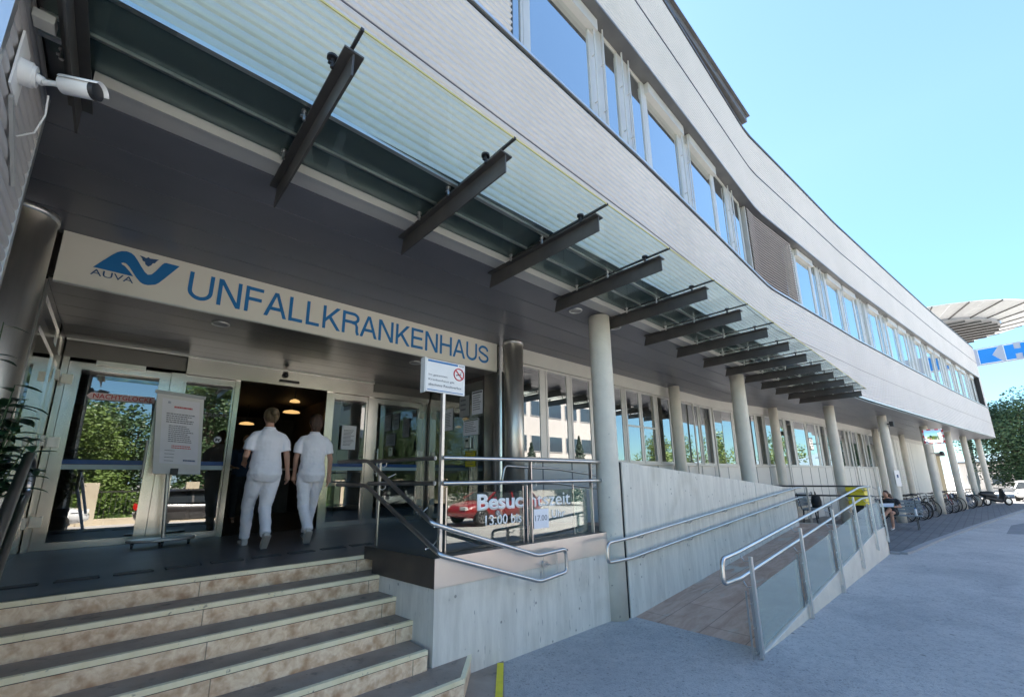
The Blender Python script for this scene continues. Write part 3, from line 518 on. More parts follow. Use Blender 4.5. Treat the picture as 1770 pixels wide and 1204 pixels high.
# lettering panel over the entrance
t = thing('lettering_panel', 'cream panel reading UNFALLKRANKENHAUS in blue with a blue AV emblem over the entrance', 'sign', (2.05, 5.45, 2.6))
mb = MB(); mb.box(-.64, 4.69, 5.45, 5.475, 2.60, 3.095); mb.build('panel', cream, t); MB().box(-.64, 4.69, 5.452, 5.49, 2.588, 2.599).build('edge_trim', alu, t)
def grotesk(word, m, parent, org, width, cap, sw=.142):
    """plain grotesque capitals as flat cut letters, one mesh per letter"""
    WD = dict(U=1., N=1., F=.84, A=.93, L=.76, K=.95, R=1., E=.9, H=1., S=.92); total = sum(WD[c] for c in word) - .14; sx = width / total; px_ = -.07
    def arc(cx, cy, rx, ry, a0, a1, n=14): return [(cx + rx * math.cos(a0 + (a1 - a0) * i / n), cy + ry * math.sin(a0 + (a1 - a0) * i / n)) for i in range(n + 1)]
    for ch in word:
        w = WD[ch]; l, r = .085, w - .07; h = sw / 2; st = []
        if ch in 'NFLKREH': st.append(('s', [(l + h, 0), (l + h, 1)]))
        if ch in 'NH': st.append(('s', [(r - h, 0), (r - h, 1)]))
        if ch == 'H': st.append(('s', [(l, .52), (r, .52)]))
        if ch == 'N': st.append(('p', [(l, 1), (l + sw * 1.15, 1), (r, 0), (r - sw * 1.15, 0)]))
        if ch in 'EF': st += [('s', [(l, 1 - h), (r, 1 - h)]), ('s', [(l, .52), (r - .05, .52)])]
        if ch in 'EL': st.append(('s', [(l, h), (r, h)]))
        if ch == 'A': st += [('p', [(.0, 0), (sw * 1.08, 0), (w / 2 + sw * .02, .86), (w / 2 + sw * .56, 1), (w / 2 - sw * .56, 1)]), ('p', [(w, 0), (w - sw * 1.08, 0), (w / 2 - sw * .02, .86), (w / 2 - sw * .56, 1), (w / 2 + sw * .56, 1)]), ('s', [(.22, .33), (w - .22, .33)])]
        if ch == 'K': st += [('p', [(l + sw, .30), (l + sw, .48), (r - sw * .9 - .03, 1), (r + .04, 1)]), ('p', [(l + sw + .12, .50), (l + sw + .23, .61), (r + .07, 0), (r + .07 - sw * 1.22, 0)])]
        if ch == 'U': st.append(('c', [(l + h, 1)] + arc(w / 2, .36, (r - l) / 2 - h, .36 - h, math.pi, 2 * math.pi, 18) + [(r - h, 1)]))
        if ch == 'R': st += [('c', [(l, 1 - h), (r - .32, 1 - h)] + arc(r - .32, .735, .27, .265 - h, math.pi / 2, -math.pi / 2) + [(l, .54)][:1]), ('c', [(r - .36, .53), (r - .16, .49), (r - .10, .36), (r - .09, .14), (r - .02, 0)])]
        if ch == 'S': st.append(('c', [(w - .14, .70)] + arc(w / 2, .74, w / 2 - .15, .26 - h, .1, math.pi * .9, 10) + arc(w / 2 - .02, .74, w / 2 - .13, .20, math.pi, math.pi * 1.42, 5) + [(w / 2, .51)] + arc(w / 2 + .02, .27, w / 2 - .13, .20, math.pi * .42, 0, 5) + arc(w / 2, .26, w / 2 - .13, .26 - h, -.1, -math.pi * .92, 10) + [(.10, .31)]))
        g_ = MB(); k = 0
        def put(P):
            nonlocal k
            k += 1; e = .0002 * k; g_.prism([(q[0] * sx + px_ * sx, q[1] * cap) for q in P], (0, .0026 + e, 0), (org[0], org[1] - .003 - e, org[2]))
        for kind, P in st:
            if kind == 'p': put(P)
            elif kind == 's':
                (a, b), (c, d) = P
                put([(a - h, b), (a + h, b), (a + h, d), (a - h, d)] if a == c else [(a, b - h * .92), (c, b - h * .92), (c, b + h * .92), (a, b + h * .92)])
            else:
                Lf, Rt = [], []
                for i, p in enumerate(P):
                    q0, q1 = P[max(i - 1, 0)], P[min(i + 1, len(P) - 1)]; dx, dy = q1[0] - q0[0], q1[1] - q0[1]; n_ = math.hypot(dx, dy) or 1; hh = h * (.94 if abs(dx) > abs(dy) else 1); Lf.append((p[0] - dy / n_ * hh, p[1] + dx / n_ * hh)); Rt.append((p[0] + dy / n_ * hh, p[1] - dx / n_ * hh))
                k += 1; e = .0002 * k; vs_ = []
                for a_, b_ in zip(Lf, Rt):
                    for q in (a_, b_): vs_.append((org[0] + (q[0] + px_) * sx, org[1] - .003 - e, org[2] + q[1] * cap))
                g_.add(vs_, [(2 * i, 2 * i + 1, 2 * i + 3, 2 * i + 2) for i in range(len(P) - 1)])
        g_.build('letter', m, parent); px_ += w
grotesk('UNFALLKRANKENHAUS', blue_l, t, (.322, 5.4492, 2.697), 4.166, .308)
AV = [(-0.405, 2.800), (-0.296, 2.963), (-0.259, 3.009), (-0.232, 3.030), (-0.195, 3.042), (-0.159, 3.035), (-0.135, 3.018), (-0.110, 2.985), (-0.071, 2.924), (-0.035, 2.872), (-0.009, 2.850), (0.018, 2.861), (0.047, 2.908), (0.087, 2.995), (0.103, 3.020), (0.118, 3.026), (0.228, 3.026), (0.125, 2.852), (0.086, 2.79), (0.062, 2.765), (0.032, 2.751), (0.006, 2.741), (-0.018, 2.740), (-0.040, 2.745), (-0.059, 2.758), (-0.093, 2.796), (-0.155, 2.887), (-0.172, 2.905), (-0.187, 2.916), (-0.205, 2.916), (-0.218, 2.908), (-0.21, 2.893), (-0.19, 2.885), (-0.143, 2.835), (-0.115, 2.797)]
MB().prism(AV, (0, .003, 0), (0, 5.4455, 0)).build('emblem', blue_l, t)
bird = [(-.095, 3.035), (-.062, 3.030), (-.045, 3.022), (-.035, 3.032), (-.026, 3.040), (-.016, 3.028), (-.004, 3.030), (.018, 3.034), (.055, 3.040), (.036, 3.012), (.030, 2.992), (.012, 2.985), (.004, 2.960), (-.018, 2.938), (-.042, 2.955), (-.048, 2.980), (-.068, 2.988), (-.074, 3.010)]
MB().prism(bird, (0, .003, 0), (0, 5.4455, 0)).build('bird_emblem', blue_n, t); text_mesh('small_lettering', 'AUVA', blue_n, t, (-.415, 5.449, 2.722), X1, Z1, .31, .062, depth=.003)

# ------------------------------------------------------------------ columns
def column(x, y, r, z0, label, top=3.099):
    mb = MB(); mb.loft([((x, y, z0), r * 1.02, r * 1.02), ((x, y, z0 + 1), r, r), ((x, y, 2.2), r * .985, r * .985), ((x, y, top - .03), r * .97, r * .97)], 32)
    o = mb.build('concrete_column', conc_col, None, 0, (x, y, z0)); tag(o, label, 'column', 'round concrete columns carrying the overhang'); return o
C0 = [(4.95, 3.46, 'nearest round concrete column, beside the end of the landing railing'), (10.42, 3.55, 'outer concrete column rising behind the ramp wall'), (17.7, 3.24, 'outer concrete column behind the yellow box at the end of the ramp'), (22.46, 2.43, 'outer concrete column behind the seated woman, carrying a small white sign'),
      (29.1, 1.66, 'outer concrete column between the bench and the first full group of bicycles'), (34.3, 1.06, 'outer concrete column between the two far groups of bicycles'), (39.4, .56, 'outer concrete column just left of the black scooter'), (43.7, -.06, 'farthest outer concrete column, near the end of the overhang')]
for x, y, lb in C0: column(x, y, .155, gz(x) - .02, lb)
for x, y, lb in [(10.5, 5.13, 'inner concrete column in front of the ground floor windows, seen over the ramp wall'), (16.6, 4.62, 'inner concrete column left of the column behind the yellow box'), (28.9, 3.50, 'inner concrete column just left of the column carrying the small white sign'), (34.4, 3.0, 'inner concrete column between the white louvre panel and the seated woman\'s column'), (45.3, 2.4, 'inner concrete column farthest along, against the cream building')]: column(x, y, .14, gz(x) - .02, lb)
for x, y, r, lb in [(4.85, 5.20, .165, 'shiny stainless steel column right of the lettering panel'), (-.87, 5.26, .21, 'shiny stainless steel column at the left end of the lettering panel')]:
    t = thing('steel_column', lb, 'column', (x, y, 0)); mb = MB(); mb.loft([((x, y, 0), r, r), ((x, y, 3.04), r, r)], 40); mb.build('shaft', steel, t)
    mb = MB(); mb.loft([((x, y, 3.042), r + .012, r + .012), ((x, y, 3.098), r + .012, r + .012)], 40); mb.build('collar', alu, t); mb = MB().loft([((x, y, .0), r + .03, r + .03), ((x, y, .02), r + .03, r + .03)], 40); mb.build('base_ring', steel, t)
# bracket and sign on a column
t = thing('small_column_sign', 'small white sheet fixed to the column behind the seated woman', 'sign', (22.3, 2.27, .5)); MB().obox((22.34, 2.29, .62), (.75, -.66, 0), (.66, .75, 0), (0, 0, 1), .10, .004, .30).build('plate', white_p, t); MB().obox((22.337, 2.283, .70), (.75, -.66, 0), (.66, .75, 0), (0, 0, 1), .03, .003, .06).build('symbol', blue_n, t)
t = thing('floodlight', 'small black floodlight high on the column carrying the white sheet', 'lamp', (22.35, 2.25, 2.75)); MB().box(22.3, 22.5, 2.1, 2.22, 2.62, 2.8).build('lamp_body', black, t, .01); MB().box(22.38, 22.42, 2.2, 2.33, 2.7, 2.74).build('bracket', black, t)

# ------------------------------------------------------------------ glass canopy on dark steel beams
K = thing('glass_canopy', 'straight glass canopy on dark steel T beams in front of the curved facade', 'canopy')
BX = [-.46 + 1.125 * k for k in range(15)]; YT, YI = 1.965, 3.50; ZG = 3.145
for i, x in enumerate(BX):
    mb = MB(); mb.box(x - .055, x + .055, YT, YI - .02, 3.078, 3.09)
    mb.prism([(YT + .01, 3.077), (YI - .03, 3.077), (YI + .01, 2.925), (YT + .01, 2.935)], (.012, 0, 0), (x - .006, 0, 0), (0, 1, 0), (0, 0, 1)); b = mb.build('beam', beam_m, K)
    for y, r in ((2.13, .032), (2.62, .02), (3.08, .02)):
        f = MB(); f.cyl((x - .062, y, 3.07), (x - .062, y, ZG - .004), .011, 8).cyl((x - .062, y, ZG - .016), (x - .062, y, ZG - .002), r, 12).box(x - .085, x - .05, y - .01, y + .01, 3.092, 3.10); f.build('glass_fitting', steel_rail if y > 2.3 else black, b)
for i in range(len(BX)):
    a, b = BX[i], BX[i] + 1.125
    if i == 0:
        MB().box(a - .12, a - .012, 1.88, 3.15, ZG, ZG + .012).build('glass_pane', g_can, K)
    if i == len(BX) - 1: b = a + .2
    MB().box(a + .012, b - .012, 1.88, 3.15, ZG, ZG + .012).build('glass_pane', g_can, K)
    MB().box(a - .009, a + .009, 1.87, 3.15, ZG - .004, ZG + .014).build('seal', seal_k, K)
    e = MB().box(a + .012, b - .012, 1.872, 1.879, ZG, ZG + .012); e.build('edge_seal', seal_y, K)

# ------------------------------------------------------------------ stairs
ST = thing('entrance_stairs', 'wide entrance stairs with dark treads, cream nosings and veined pink marble risers', 'stairs')
YF = [4.63, 4.32, 4.01, 3.73, 3.42, 3.09]
for k, y in enumerate(YF):
    z = -.155 * k; xr = 2.30 - .035 * k if k < 5 else 2.30; yb = YF[k - 1] + .03 if k else 4.70
    if k < 4: xr = 2.30
    if k < 5:
        tr = MB().box(-1.2, xr, y + .012, yb, z - .03, z); rs = MB().box(-1.2, xr, y, y + .03, z - .155, z - .036); ns = MB().box(-1.2, xr, y - .006, y + .032, z - .034, z + .0015)
    else:
        P = [(-1.2, y + .012), (2.29, y + .012), (2.61, 3.44), (2.2, 3.46), (-1.2, yb)]; tr = MB().prism(P, (0, 0, .03), (0, 0, z - .03), X1, Y1)
        P2 = [(-1.2, y), (2.30, y), (2.625, 3.43), (2.60, 3.45), (2.285, y + .03), (-1.2, y + .03)]; rs = MB().prism(P2, (0, 0, .119), (0, 0, z - .155), X1, Y1)
        P3 = [(-1.2, y - .006), (2.303, y - .006), (2.632, 3.428), (2.60, 3.445), (2.287, y + .032), (-1.2, y + .032)]; ns = MB().prism(P3, (0, 0, .0355), (0, 0, z - .034), X1, Y1)
    st = tr.build('step', tread_m, ST); rs.build('riser', riser_m, st); ns.build('nosing', nose_m, st)
    g_ = MB().box(-1.2, xr if k < 5 else 2.295, y - .0015, y + .001, z - .040, z - .0345); g_.build('joint', seal_k, st)
mb = MB(); mb.box(-1.2, 2.35, 4.66, 7.78, -.2, 0).box(2.35, 6.0, 3.60, 7.78, -.2, 0); l = mb.build('landing_floor', landing_m); tag(l, kind='structure')
MB().box(-1.2, -.50, 3.0, 4.62, -1., -.0).build('side_block', conc, ST)
GRX = [-.58 + .355 * i for i in range(9)]
for i, x in enumerate(GRX):
    t = thing('floor_grille', 'narrow steel floor grille let into the landing above the top step', 'grille', (x, 5.2, 0), 'floor grilles along the top of the stairs'); y = 5.19 + .015 * i
    MB().box(x, x + .27, y, y + .11, .001, .003).build('pit', black, t); mb = MB()
    for q in range(4): mb.box(x, x + .27, y + q * .033, y + q * .033 + .011, .0035, .009)
    mb.box(x, x + .01, y, y + .11, .0035, .009).box(x + .26, x + .27, y, y + .11, .0035, .009); mb.build('grate', beam_m, t)

# ------------------------------------------------------------------ plinth of the landing
PL = thing('concrete_plinth', 'concrete plinth at the right end of the stairs capped with bent metal cladding', 'plinth')
pc = [(2.217, 3.43), (4.80, 3.43), (4.80, 3.60), (2.40, 3.60), (2.30, 4.6), (2.11, 4.6)]
MB().prism(pc, (0, 0, 1.2), (0, 0, -1.36), X1, Y1).build('wall', conc, PL)
out_ = [(2.210, 3.422), (4.80, 3.422)]; MB().box(2.210, 4.80, 3.421, 3.429, -.157, .092).build('front_cladding', mat('pale_metal_cladding', (.68, .62, .56), .34, .7, (.76, .70, .64), .9, bump=.05, bscale=3), PL)
mb = MB(); mb.prism([(3.422, -.157), (4.45, -.157), (4.45, -.03), (4.62, -.03), (4.62, .092), (3.422, .092)], (.008, 0, 0), (2.205, 0, 0), (0, 1, 0), (0, 0, 1))
mb.v = [(x - (y - 3.43) * .09, y, z) for x, y, z in mb.v]; mb.build('side_cladding', bronze, PL)
MB().prism([(2.217, 3.43), (4.80, 3.43), (4.80, 3.62), (2.42, 3.62), (2.32, 4.61), (2.11, 4.61)], (0, 0, .02), (0, 0, .073), X1, Y1).build('top_cladding', bronze, PL)
MB().cyl((4.0, 3.42, -.035), (4.0, 3.412, -.035), .012, 10).build('rivet', ink, PL)

# railing on the landing with glass
RL = thing('landing_railing', 'stainless landing railing with glass lettered with the visiting hours', 'railing', (2.2, 3.52, .09))
RZ, RM = .985, .742
pA, pB, pC, pD = Vector((2.19, 4.55, 0)), Vector((3.505, 3.50, 0)), Vector((4.642, 3.52, 0)), Vector((2.36, 3.60, 0))
for p in (pA, pB, pC): MB().bar(p + Vector((0, 0, .085)), p + Vector((0, 0, .975)), .042, .012, (1, 0, 0)).build('post', steel_rail, RL)
for z, nm in ((RZ, 'top_rail'), (RM, 'middle_rail')):
    MB().tube([pD + Vector((0, -.05, z)), (3.5, 3.46, z), (4.80, 3.47, z)], .021, 12).build(nm, steel_rail, RL)
    MB().tube([(2.16, 4.75, z + .0), (2.2, 4.5, z), (2.34, 3.66, z)], .021, 12).build(nm, steel_rail, RL)
for px_, py_ in ((2.19, 4.55), (3.505, 3.50), (4.642, 3.52)):
    for z in (RZ, RM): MB().tube([(px_, py_, z - .05), (px_ + .03, py_ - .02, z - .07), (px_ + .06, py_ - .03, z - .05), (px_ + .06, py_ - .03, z - .015)], .006, 6).build('rail_bracket', steel_rail, RL)
gp1 = MB().box(2.44, 3.465, 3.578, 3.588, .10, .645).build('glass_panel', g_pan, RL); gp2 = MB().box(3.55, 4.62, 3.578, 3.588, .10, .645).build('glass_panel', g_pan, RL)
MB().box(4.35, 4.62, 3.60, 3.605, .1, .64).build('glass_panel', g_ramp, RL)
vis = mat('white_vinyl', (.92, .92, .90), .7)
text_mesh('lettering', 'Besuc', vis, RL, (2.80, 3.577, .458), X1, Z1, .66, .168, depth=.002, bold=.035, spacing=.95)
text_mesh('lettering', 'htszeit', vis, RL, (3.56, 3.577, .455), X1, Z1, .72, .160, depth=.002, bold=.01)
text_mesh('lettering', '13.00 bis', vis, RL, (2.91, 3.577, .305), X1, Z1, .52, .105, depth=.002, bold=.012); text_mesh('lettering', 'Uhr', vis, RL, (3.93, 3.577, .318), X1, Z1, .24, .092, depth=.002)
for x in (3.47, 3.535, 2.43, 4.36): MB().box(x - .006, x + .006, 3.585, 3.597, .095, .70).build('glass_clamp', steel_rail, RL)
t = thing('visiting_hours_paper', 'white sheet reading 17.00 taped over the lettered glass of the landing railing', 'notice', (3.62, 3.574, .22)); MB().box(3.62, 3.868, 3.570, 3.573, .215, .430).build('sheet', paper, t); text_mesh('print', '17.00', ink, t, (3.64, 3.5695, .30), X1, Z1, .20, .062, depth=.0015)
t = thing('round_sticker', 'small round sticker on the lettered glass below the word Besuchszeit', 'sticker', (3.08, 3.574, .42)); MB().cyl((3.08, 3.577, .425), (3.08, 3.572, .425), .03, 20).build('disc', mesh_gr, t)
mb = MB(); mb.tube([(3.08 + .027 * math.cos(a), 3.5705, .425 + .027 * math.sin(a)) for a in [i * math.pi / 8 for i in range(17)]], .003, 6); mb.bar((3.06, 3.570, .445), (3.10, 3.570, .405), .005, .003); mb.build('ring', ink, t)

def loop_rail(mb, pts, r=.021, n=12, rad=.06):
    """tube through pts with rounded corners"""
    P = [Vector(p) for p in pts]; out = [P[0]]
    for a, b, c in zip(P, P[1:], P[2:]):
        u = (a - b); v = (c - b); d = min(rad, u.length * .45, v.length * .45); p0 = b + u.normalized() * d; p1 = b + v.normalized() * d
        for i in range(6):
            s = i / 5; out.append(p0 * (1 - s) ** 2 + b * 2 * s * (1 - s) + p1 * s * s)
    out.append(P[-1]); mb.tube(out, r, n); return mb
# stair handrail that wraps round the plinth
HR = thing('stair_handrail', 'double stainless handrail descending the right side of the stairs and round the plinth corner', 'handrail', (2.1, 3.3, 0))
mb = MB(); loop_rail(mb, [(1.90, 5.0, .985), (2.00, 4.46, .983), (2.10, 3.30, .405), (3.39, 3.30, -.008), (3.86, 3.32, .004), (3.87, 3.32, -.235), (3.41, 3.30, -.262), (2.14, 3.22, .150), (2.00, 4.46, .725), (1.90, 5.0, .735)]); mb.build('rail', steel_rail, HR)
MB().cyl((3.475, 3.30, -.03), (3.475, 3.30, -.235), .005, 6).cyl((3.70, 3.31, -.01), (3.70, 3.31, -.23), .005, 6).build('tie_rod', steel_rail, HR)
MB().cyl((3.60, 3.42, -.13), (3.60, 3.38, -.13), .035, 20).cyl((3.60, 3.40, -.13), (3.60, 3.31, -.13), .008, 8).bar((3.47, 3.31, -.13), (3.7, 3.31, -.13), .006, .006).build('wall_bracket', steel_rail, HR)
for p, q in (((2.02, 4.2, .84), (2.2, 4.2, .84)), ((2.08, 3.55, .52), (2.24, 3.62, .52)), ((2.10, 3.4, .22), (2.34, 3.60, .22)), ((2.12, 3.3, .41), (2.34, 3.60, .41))): MB().tube([Vector(p) + Vector((0, 0, -.03)), Vector(p) * .5 + Vector(q) * .5 + Vector((0, 0, -.04)), q], .007, 8).build('bracket', steel_rail, HR)
HL = thing('stair_handrail', 'dark steel handrail loop at the left side of the stairs beside the plant', 'handrail', (-.42, 4, 0))
mb = MB(); loop_rail(mb, [(-.30, 2.2, .16), (-.42, 4.28, .985), (-.42, 4.50, .93), (-.42, 4.56, .70), (-.415, 4.36, .665), (-.30, 2.2, -.17)], .026, 14, .1); mb.build('rail', steel_rail, HL)
for y, z in ((3.0, .2), (4.2, .6)): MB().cyl((-.50, y, z), (-.38, y, z), .01, 8).build('bracket', steel_rail, HL)
MB().bar((-.50, 4.25, -.4), (-.50, 4.25, .7), .04, .02).build('post', steel_rail, HL)

# sign on its post
t = thing('no_smoking_sign', 'white no smoking sign board on a slim steel post at the landing corner', 'sign', (2.36, 3.60, .09))
MB().bar((2.372, 3.60, .085), (2.372, 3.60, 1.66), .042, .03, (1, 0, 0)).build('post', alu, t); MB().box(2.15, 2.625, 3.575, 3.60, 1.63, 1.965).build('board', white_p, t, .004)
MB().box(2.14, 2.152, 3.58, 3.66, 1.62, 1.975).build('board_edge', white_p, t)
MB().box(2.17, 2.53, 3.571, 3.575, 1.935, 1.953).build('blue_stripe', blue_l, t); text_mesh('small_lettering', 'AUVA', ink, t, (2.545, 3.574, 1.935), X1, Z1, .065, .016, depth=.0015); MB().box(2.17, 2.60, 3.571, 3.575, 1.645, 1.652).build('blue_stripe', blue_l, t)
for i, s in enumerate(('Im gesamten', 'Krankenhaus gilt', 'absolutes Rauchverbot')): text_mesh('print', s, ink, t, (2.18, 3.574, 1.787 - i * .048), X1, Z1, (.22, .31, .40)[i], .026, depth=.0015)
cx, cz, r = 2.545, 1.85, .062; mb = MB(); mb.tube([(cx + r * math.cos(a), 3.571, cz + r * math.sin(a)) for a in [i * math.pi / 16 for i in range(33)]], .006, 6); mb.bar((cx - .043, 3.570, cz + .043), (cx + .043, 3.570, cz - .043), .012, .004, Y1); mb.build('prohibition_ring', inkred, t)
mb = MB(); mb.bar((cx - .035, 3.572, cz - .012), (cx + .028, 3.572, cz + .006), .012, .003, Y1); mb.bar((cx + .02, 3.572, cz + .015), (cx + .035, 3.572, cz + .035), .004, .003, Y1); mb.build('cigarette_symbol', ink, t)

# poster stand on castors
PS = thing('poster_stand', 'grey poster stand on castors holding a white notice with red heading', 'poster stand', (.58, 7.25, 0))
q = [Vector((.295, 7.28, 1.965)), Vector((.812, 7.28, 1.935)), Vector((.890, 7.26, .88)), Vector((.385, 7.26, .895))]
ux = (q[1] - q[0]).normalized(); uy = (q[0] - q[3]).normalized(); nn = ux.cross(uy)
MB().add(q + [p + Vector((0, .02, 0)) for p in q], [(3, 2, 1, 0), (4, 5, 6, 7), (0, 1, 5, 4), (1, 2, 6, 5), (2, 3, 7, 6), (3, 0, 4, 7)]).build('board', white_p, PS)
MB().bar(q[0] + ux * -.02, q[1] + ux * .02, .03, .045).build('clamp_bar', mesh_gr, PS)
c0 = q[3] + ux * .06 + uy * .14 + Vector((0, -.003, 0)); MB().obox(c0 + ux * .205 + uy * .43, ux, uy, nn, .205, .43, .001).build('poster', paper, PS)
tb = MB(); lines_block(tb, c0 + ux * .05 + uy * .66, ux, uy, .32, 5, .028, .012, 1, .3); lines_block(tb, c0 + ux * .08 + uy * .50, ux, uy, .27, 9, .026, .010, 2, .3); lines_block(tb, c0 + ux * .05 + uy * .17, ux, uy, .13, 4, .045, .006, 5, .3); tb.build('print', ink, PS)
tb = MB(); lines_block(tb, c0 + ux * .13 + uy * .755, ux, uy, .20, 1, .02, .022, 3, 0.02); lines_block(tb, c0 + ux * .12 + uy * .235, ux, uy, .22, 2, .025, .012, 4, .3); tb.build('red_print', inkred, PS)
tb = MB(); lines_block(tb, c0 + ux * .25 + uy * .05, ux, uy, .14, 1, .02, .02, 6, 0.02); lines_block(tb, c0 + ux * .06 + uy * .81, ux, uy, .05, 1, .02, .03, 7, .0); tb.build('blue_print', blue_n, PS)
MB().tube([(.60, 7.31, .07), (.545, 7.31, .90), (.52, 7.31, 1.5)], .022, 12).build('pole', alu, PS)
mb = MB(); P = [(-.33 * math.cos(a) * (1 if abs(math.cos(a)) < .8 else 1.05), .17 * math.sin(a)) for a in [i * math.pi / 12 for i in range(24)]]; mb.prism([(x + .58, y + 7.25) for x, y in P], (0, 0, .03), (0, 0, .06), X1, Y1); mb.build('base', alu, PS, .008)
for x, y in ((.30, 7.2), (.58, 7.09), (.86, 7.2), (.58, 7.40)): MB().cyl((x - .012, y, .03), (x + .012, y, .03), .03, 14).box(x - .016, x + .016, y - .01, y + .01, .03, .065).build('castor', black, PS)
MB().box(.56, .64, 7.2, 7.26, .88, .96).cyl((.53, 7.3, 1.12), (.36, 7.3, 1.12), .006, 6).build('tray_hook', black, PS)

# ------------------------------------------------------------------ ramp
def rz(x): return -.965 + (x - 5.03) * .0725 if x < 12.2 else -.965 + 7.17 * .0725
RP = thing('access_ramp', 'access ramp with brown pink stone surface between the concrete wall and the glazed railing', 'ramp')
mb = MB()
for x0, x1, in ((5.03, 12.2), (12.2, 13.45)):
    mb.add([(x0, 1.86, rz(x0)), (x1, 1.86, rz(x1)), (x1, 3.31, rz(x1)), (x0, 3.31, rz(x0))], [(0, 1, 2, 3)])
mb.add([(12.62, 3.31, rz(12.3)), (13.45, 3.31, rz(12.3)), (13.45, 5.3, rz(12.3)), (12.62, 5.3, rz(12.3))], [(0, 1, 2, 3)]); mb.build('ramp_surface', ramp_m, RP)
mb = MB(); mb.add([(6.0, 3.45, -.001), (12.62, 3.45, -.45), (12.62, 5.3, -.45), (6.0, 5.3, -.001)], [(0, 1, 2, 3)]); mb.build('upper_ramp_surface', ramp_m, RP)
mb = MB(); mb.prism([(5.0, -1.05), (13.5, -1.1), (13.5, rz(13) + .02), (12.2, rz(12.2) + .03), (5.0, -.955)], (0, .08, 0), (0, 1.78, 0)); mb.prism([(1.78, -1.1), (5.3, -1.1), (5.3, rz(13) + .0), (1.78, rz(13) + .02)], (.08, 0, 0), (13.42, 0, 0), Y1, Z1); mb.build('edge_wall', conc_col, RP, .006)
RW = thing('ramp_wall', 'long board marked concrete wall between the two ramps, its top sloping down to the right', 'wall')
wt = lambda x: .988 + (x - 5.02) * (.447 - .988) / 7.8
for a, b in ((5.075, 9.985), (10.0, 12.70)): MB().prism([(a, -1.05), (b, -1.05), (b, wt(b)), (a, wt(a))], (0, .14, 0), (0, 3.31, 0)).build('wall_panel', conc, RW, .006)
MB().box(9.986, 9.999, 3.33, 3.44, -1.0, wt(10) - .02).box(5.06, 5.074, 3.33, 3.44, -1.0, .98).build('joint', seal_k, RW)
WR = thing('wall_handrail', 'double stainless handrail fixed along the concrete ramp wall', 'handrail', (5, 3.2, 0))
s = (.478 - .022) / (12.65 - 5.0)
mb = MB(); loop_rail(mb, [(12.9, 3.22, .47), (12.6, 3.22, .475), (5.0, 3.22, .02), (4.52, 3.22, .006), (4.50, 3.22, -.215), (4.98, 3.22, -.225), (12.6, 3.22, .235), (12.9, 3.22, .23)]); mb.build('rail', steel_rail, WR)
for i in range(6):
    x = 5.35 + i * 1.42
    for zo in (.02, -.225): z = zo + (x - 5.0) * .0595; MB().tube([(x, 3.31, z - .05), (x, 3.25, z - .055), (x, 3.22, z - .018)], .007, 8).cyl((x, 3.31, z - .05), (x, 3.303, z - .05), .022, 12).build('bracket', steel_rail, WR)
OR = thing('ramp_railing', 'outer stainless ramp railing with tinted glass panels on tall flat posts', 'railing', (5, 1.8, 0))
hz = lambda x: -.012 + (x - 4.875) * .0725 if x < 12.0 else .505
mb = MB(); loop_rail(mb, [(13.2, 1.90, .503), (12.0, 1.90, .503), (4.85, 1.86, .01), (4.46, 1.86, -.005), (4.44, 1.86, -.225), (4.85, 1.86, -.235), (12.0, 1.90, .265), (13.2, 1.9, .262)]); mb.build('rail', steel_rail, OR)
PX = [4.875, 6.69, 8.53, 10.27, 11.95, 13.38]
for i, x in enumerate(PX):
    zb = gz(x) + .01 if i in (0, 1) else rz(x) - .30
    MB().bar((x, 1.745, zb), (x, 1.745, hz(x) - .01), .045, .028, Y1).build('post', alu, OR)
    if i > 1: MB().box(x - .05, x + .05, 1.735, 1.782, zb + .02, zb + .13).build('post_shoe', alu, OR)
    for zo in (-.0, -.245): MB().tube([(x, 1.76, hz(x) + zo - .05), (x + .03, 1.82, hz(x) + zo - .065), (x + .05, 1.86, hz(x) + zo - .018)], .007, 8).build('bracket', steel_rail, OR)
    if i < 5:
        a, b = x + .10, PX[i + 1] - .10; MB().prism([(a, rz(a) + .045), (b, rz(b) + .045), (b, hz(b) - .37), (a, hz(a) - .37)], (0, .01, 0), (0, 1.80, 0)).build('glass_panel', g_ramp, OR)
    cl = MB()
    for q in ((-.055, -.085) if i else (-.06,)): cl.box(x + q - .004, x + q + .004, 1.80, 1.815, rz(x) + .0, hz(x) - .33)
    for q in (.055, .09): cl.box(x + q - .004, x + q + .004, 1.80, 1.815, rz(x) + .0, hz(x) - .33)
    for k in range(3): zz = rz(x) + .08 + k * .22; cl.box(x - .08, x + .09, 1.765, 1.775, zz, zz + .008)
    cl.build('glass_clamps', steel_rail, OR)
# end railing of the ramp landing
ER = thing('end_railing', 'dark steel railing across the far end of the ramp landing', 'railing', (13.4, 3.5, -.45))
for z in (.50, .27): MB().tube([(13.38, 1.9, z), (13.38, 5.2, z)], .021, 10).build('rail', beam_m, ER)
for y in (3.2, 4.6): MB().bar((13.36, y, -.42), (13.36, y, .49), .04, .02, X1).build('post', steel_rail, ER)
# inner handrail of the upper ramp
UR = thing('inner_handrail', 'double stainless handrail loop behind the lettered glass in front of the windows', 'handrail', (4.4, 5.2, .6))
mb = MB(); loop_rail(mb, [(12.4, 5.2, .30), (5.6, 4.95, .93), (4.36, 4.90, .965), (4.30, 4.9, .72), (5.6, 4.95, .69), (12.4, 5.2, .06)]); mb.build('rail', steel_rail, UR)
for x in (5.0, 7.5, 10, 12.2): MB().bar((x, 5.02 + .02 * (x - 5), -.3 if x > 6 else 0.0), (x, 5.02 + .02 * (x - 5), .95 - .09 * max(0, x - 5.6)), .04, .02).build('post', steel_rail, UR)

